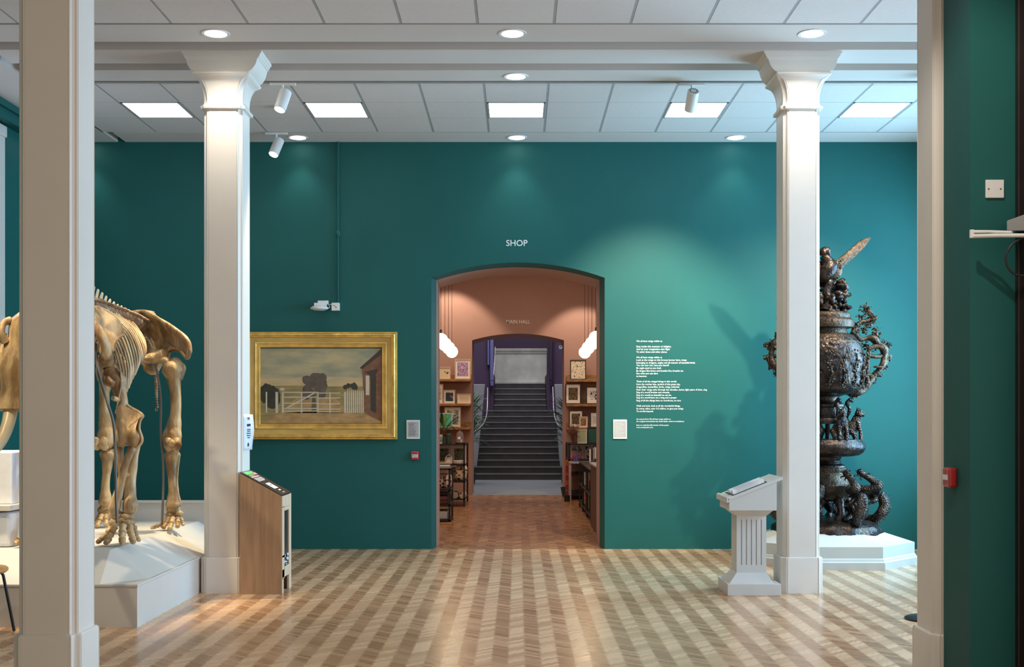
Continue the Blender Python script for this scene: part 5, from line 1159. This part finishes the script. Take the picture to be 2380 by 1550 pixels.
shp('display_table', 'pale grey display table in front of the right back rack', 'table', MB().box(sx_(1322, 20.7), 1.9, 20.6, 20.88, .66, .69).box(sx_(1322, 20.7), sx_(1322, 20.7)+.04, 20.62, 20.66, 0, .66).box(1.8, 1.84, 20.62, 20.66, 0, .66).box(sx_(1322, 20.7), sx_(1322, 20.7)+.04, 20.82, 20.86, 0, .66).box(1.8, 1.84, 20.82, 20.86, 0, .66), M['plate'])
for k, px in enumerate((1370, 1374, 1378, 1382)):
    x = sx_(px, 20.7); shp('book', ('white', 'black', 'grey', 'cream')[k]+' upright book on the display table at the right', 'book', MB().box(x, x+.024, 20.66, 20.8, .69, .69+.22+.01*k), (M['letter'], M['ink'], M['plate'], MATB)[k], group='upright books on the display table')
x = sx_(1309, 21.4); shp('dark_basket', 'dark round basket on the floor at the right corner of the inner arch', 'basket', MB().lathe([(.001, .0), (.06, .0), (.085, .10), (.10, .18), (.085, .18), (.06, .06), (.001, .05)], (x+.06, 21.7), 20), mat('basket', (.03, .045, .04), .8, var=.4), smooth=50)

# ------------------------------------------------------------------ stair hall
N = 16; RZ = .15; RY = .30; YS0 = 27.5
g = MB(); gn = MB()
sc_x = {0: (1101, 1310), 3: (1101, 1310), 4: (1103, 1308), 5: (1112, 1305), 6: (1116, 1302), 7: (1119, 1300), 8: (1121, 1297), 9: (1122, 1295), 10: (1127, 1290), 11: (1137, 1280)}
cxs = 1204.5
for k in range(N):
    Y = YS0+RY*k; a, b_ = sc_x.get(k, sc_x[max(i for i in sc_x if i <= k)]) if k < 12 else (1146, 1271)
    if k < 2: a, b_ = 1085, 1325
    elif k < 5: a, b_ = 1111, 1300
    xa, xb = (sx_(a, Y), sx_(b_, Y)) if k < 11 else (sx_(1148.5, 30.85), sx_(1269.5, 30.85)); g.box(xa, xb, Y, Y+RY-(.06 if k == 10 else 0), 0, (k+1)*RZ-.028); gn.box(xa, xb, Y-.018, Y+.028, (k+1)*RZ-.028, (k+1)*RZ); g.box(xa, xb, Y+.028, Y+RY-(.06 if k == 10 else 0), (k+1)*RZ-.03, (k+1)*RZ)
t = thing('staircase', 'wide dark stone staircase rising beyond the inner arch', 'staircase', (0, 27.5, 0)); g.build('flight', M['step'], t); gn.build('treads', [mat('tread_edge', (.20, .20, .21), .45, var=.15, scale=3)], t)
g = MB(); ZL = N*RZ
g.box(-3.4, 3.4, 32.3, 34.6, ZL-.03, ZL)
struct(g.build('floor', M['stonefloor']))
# stone screen on the landing, purple walls
t = thing('stone_screen', 'pale grey stone screen with a moulded top at the head of the stairs', 'stone screen', (0, 33.2, ZL))
Ys = 33.0; xa, xb = sx_(1149, Ys), sx_(1271.5, Ys); z1 = sz_(810, Ys)
MB().box(xa+.01, xb-.01, Ys+.02, Ys+.25, ZL, z1-.14).build('panel', M['stone'], t); MB().box(xa, xb, Ys-.01, Ys+.25, ZL, ZL+.09).build('plinth', M['stone'], t, bevel=.01)
g = MB(); g.box(xa, xb, Ys-.01, Ys+.25, z1-.14, z1-.10); g.box(xa, xb, Ys-.035, Ys+.25, z1-.085, z1-.045); g.box(xa, xb, Ys-.05, Ys+.25, z1-.045, z1); g.box(xa, xb, Ys, Ys+.25, z1-.10, z1-.08); g.build('cornice', M['stone'], t, bevel=.006)
struct(MB().box(-3.4, 3.4, 34.6, 34.8, 0, 7).build('wall_hall', M['purple']))
struct(MB().box(-3.6, -3.4, 23.3, 34.8, 0, 7).build('wall_hall_left', M['purple'])); struct(MB().box(3.4, 3.6, 23.3, 34.8, 0, 7).build('wall_hall_right', M['purple']))
g = MB(); Yw = 30.75
g.box(-3.4, sx_(1138, Yw), Yw, Yw+.3, 0, 6); g.box(sx_(1138, Yw), sx_(1147.5, Yw+.1), Yw+.08, 32.9, 0, 2.6)
g.box(sx_(1282, Yw), 3.4, Yw, Yw+.3, 0, 6); g.box(sx_(1270.5, Yw+.1), sx_(1282, Yw), Yw+.08, 32.9, 0, 2.6)
struct(g.build('wall_stair', M['purple']))
def pier(x0_, x1_, side, m_):
    t = thing('pier', 'slim moulded pier at the %s of the upper stairs' % side, 'pier', (sx_((x0_+x1_)/2, 30.6), 30.6, 2.3))
    Y = 30.6; zb_ = sz_(882, Y)
    g = MB(); a, b_ = sx_(x0_, Y), sx_(x1_, Y); w_ = b_-a
    g.box(a, a+w_*.28, Y, Y+.14, sz_(848 if side == 'left' else 850, Y), 6); g.box(a+w_*.45, b_, Y-.03, Y+.14, zb_, 6); g.build('shaft', m_, t, bevel=.006)
    g = MB(); g.box(a+w_*.40, b_+.01, Y-.04, Y+.14, zb_-.01, zb_+.01); g.hexa(R4(a+w_*.5, b_, Y-.02, Y+.1, zb_-.16), R4(a+w_*.45, b_, Y-.03, Y+.14, zb_-.01)); g.build('bracket', m_, t)
pier(1133, 1147, 'left', M['violet']); pier(1271.5, 1284, 'right', mat('dark_plum', (.03, .02, .045), .5))
o = text('gallery_lettering', 'GA', sx_(1299, 30.75), sz_(810.5, 30.75), 30.75-.002, 10.5/S(30.75), 7.2/S(30.75)); tag(o, 'white letters GA on the purple wall right of the stairs', 'lettering')
# pale newel walls and handrails
Yn = 28.11
for x0_, x1_, lab in ((1085, 1127, 'pale grey stone newel wall left of the stairs'), (1289, 1330, 'pale grey stone newel wall right of the stairs, mostly behind the palm')):
    t = thing('newel_wall', lab, 'stone wall', (sx_((x0_+x1_)/2, Yn), Yn, 0), 'newel walls beside the stairs')
    left = x0_ < 1200; zt_ = sz_(893, Yn)
    g = MB(); xa, xb = sx_(x0_, Yn), sx_(x1_, Yn); 
    if left: lo = [Vector((xa, Yn, 0)), Vector((sx_(1106, Yn), Yn, 0)), Vector((sx_(1106, Yn), Yn+.2, 0)), Vector((xa, Yn+.2, 0))]; hi = [Vector((xa, Yn, zt_)), Vector((xb, Yn, zt_)), Vector((xb, Yn+.2, zt_)), Vector((xa, Yn+.2, zt_))]
    else: lo = [Vector((sx_(1303, Yn), Yn, 0)), Vector((xb, Yn, 0)), Vector((xb, Yn+.2, 0)), Vector((sx_(1303, Yn), Yn+.2, 0))]; hi = [Vector((xa, Yn, zt_)), Vector((xb, Yn, zt_)), Vector((xb, Yn+.2, zt_)), Vector((xa, Yn+.2, zt_))]
    g.hexa(lo, hi); g.build('wall', mat('newel_stone', (.42, .44, .46), .7, var=.05), t, bevel=.01)
for pts, lab in (([(1133, 902, 29.4), (1133, 925, 29.0), (1132, 955, 28.6), (1128, 975, 28.2), (1118, 992, 27.8), (1104, 1003, 27.5)], 'polished curved handrail left of the stairs'), ([(1285, 900, 29.4), (1286, 925, 29.0), (1287, 952, 28.6), (1291, 975, 28.2), (1298, 990, 27.9), (1308, 1002, 27.5)], 'polished curved handrail right of the stairs')):
    t = thing('handrail', lab, 'handrail', P(*pts[0])); MB().tube([P(*p) for p in pts], .019, 10).build('rail', M['steel'], t, smooth=60)
    for i in (1, 3): p = P(*pts[i]); s_ = -1 if pts[0][0] < 1200 else 1; MB().tube([p, p+Vector((s_*.10, .02, -.03))], .008, 6, smooth=0).build('bracket', M['steel'], t)
t = thing('glass_handrail', 'bright slanting handrail in front of the left edge of the stone screen', 'handrail', P(1151, 806, 31.5)); MB().tube([P(1151, 806, 31.5), P(1147, 882, 30.9)], .012, 8, smooth=0).build('rail', M['steel'], t, smooth=60)
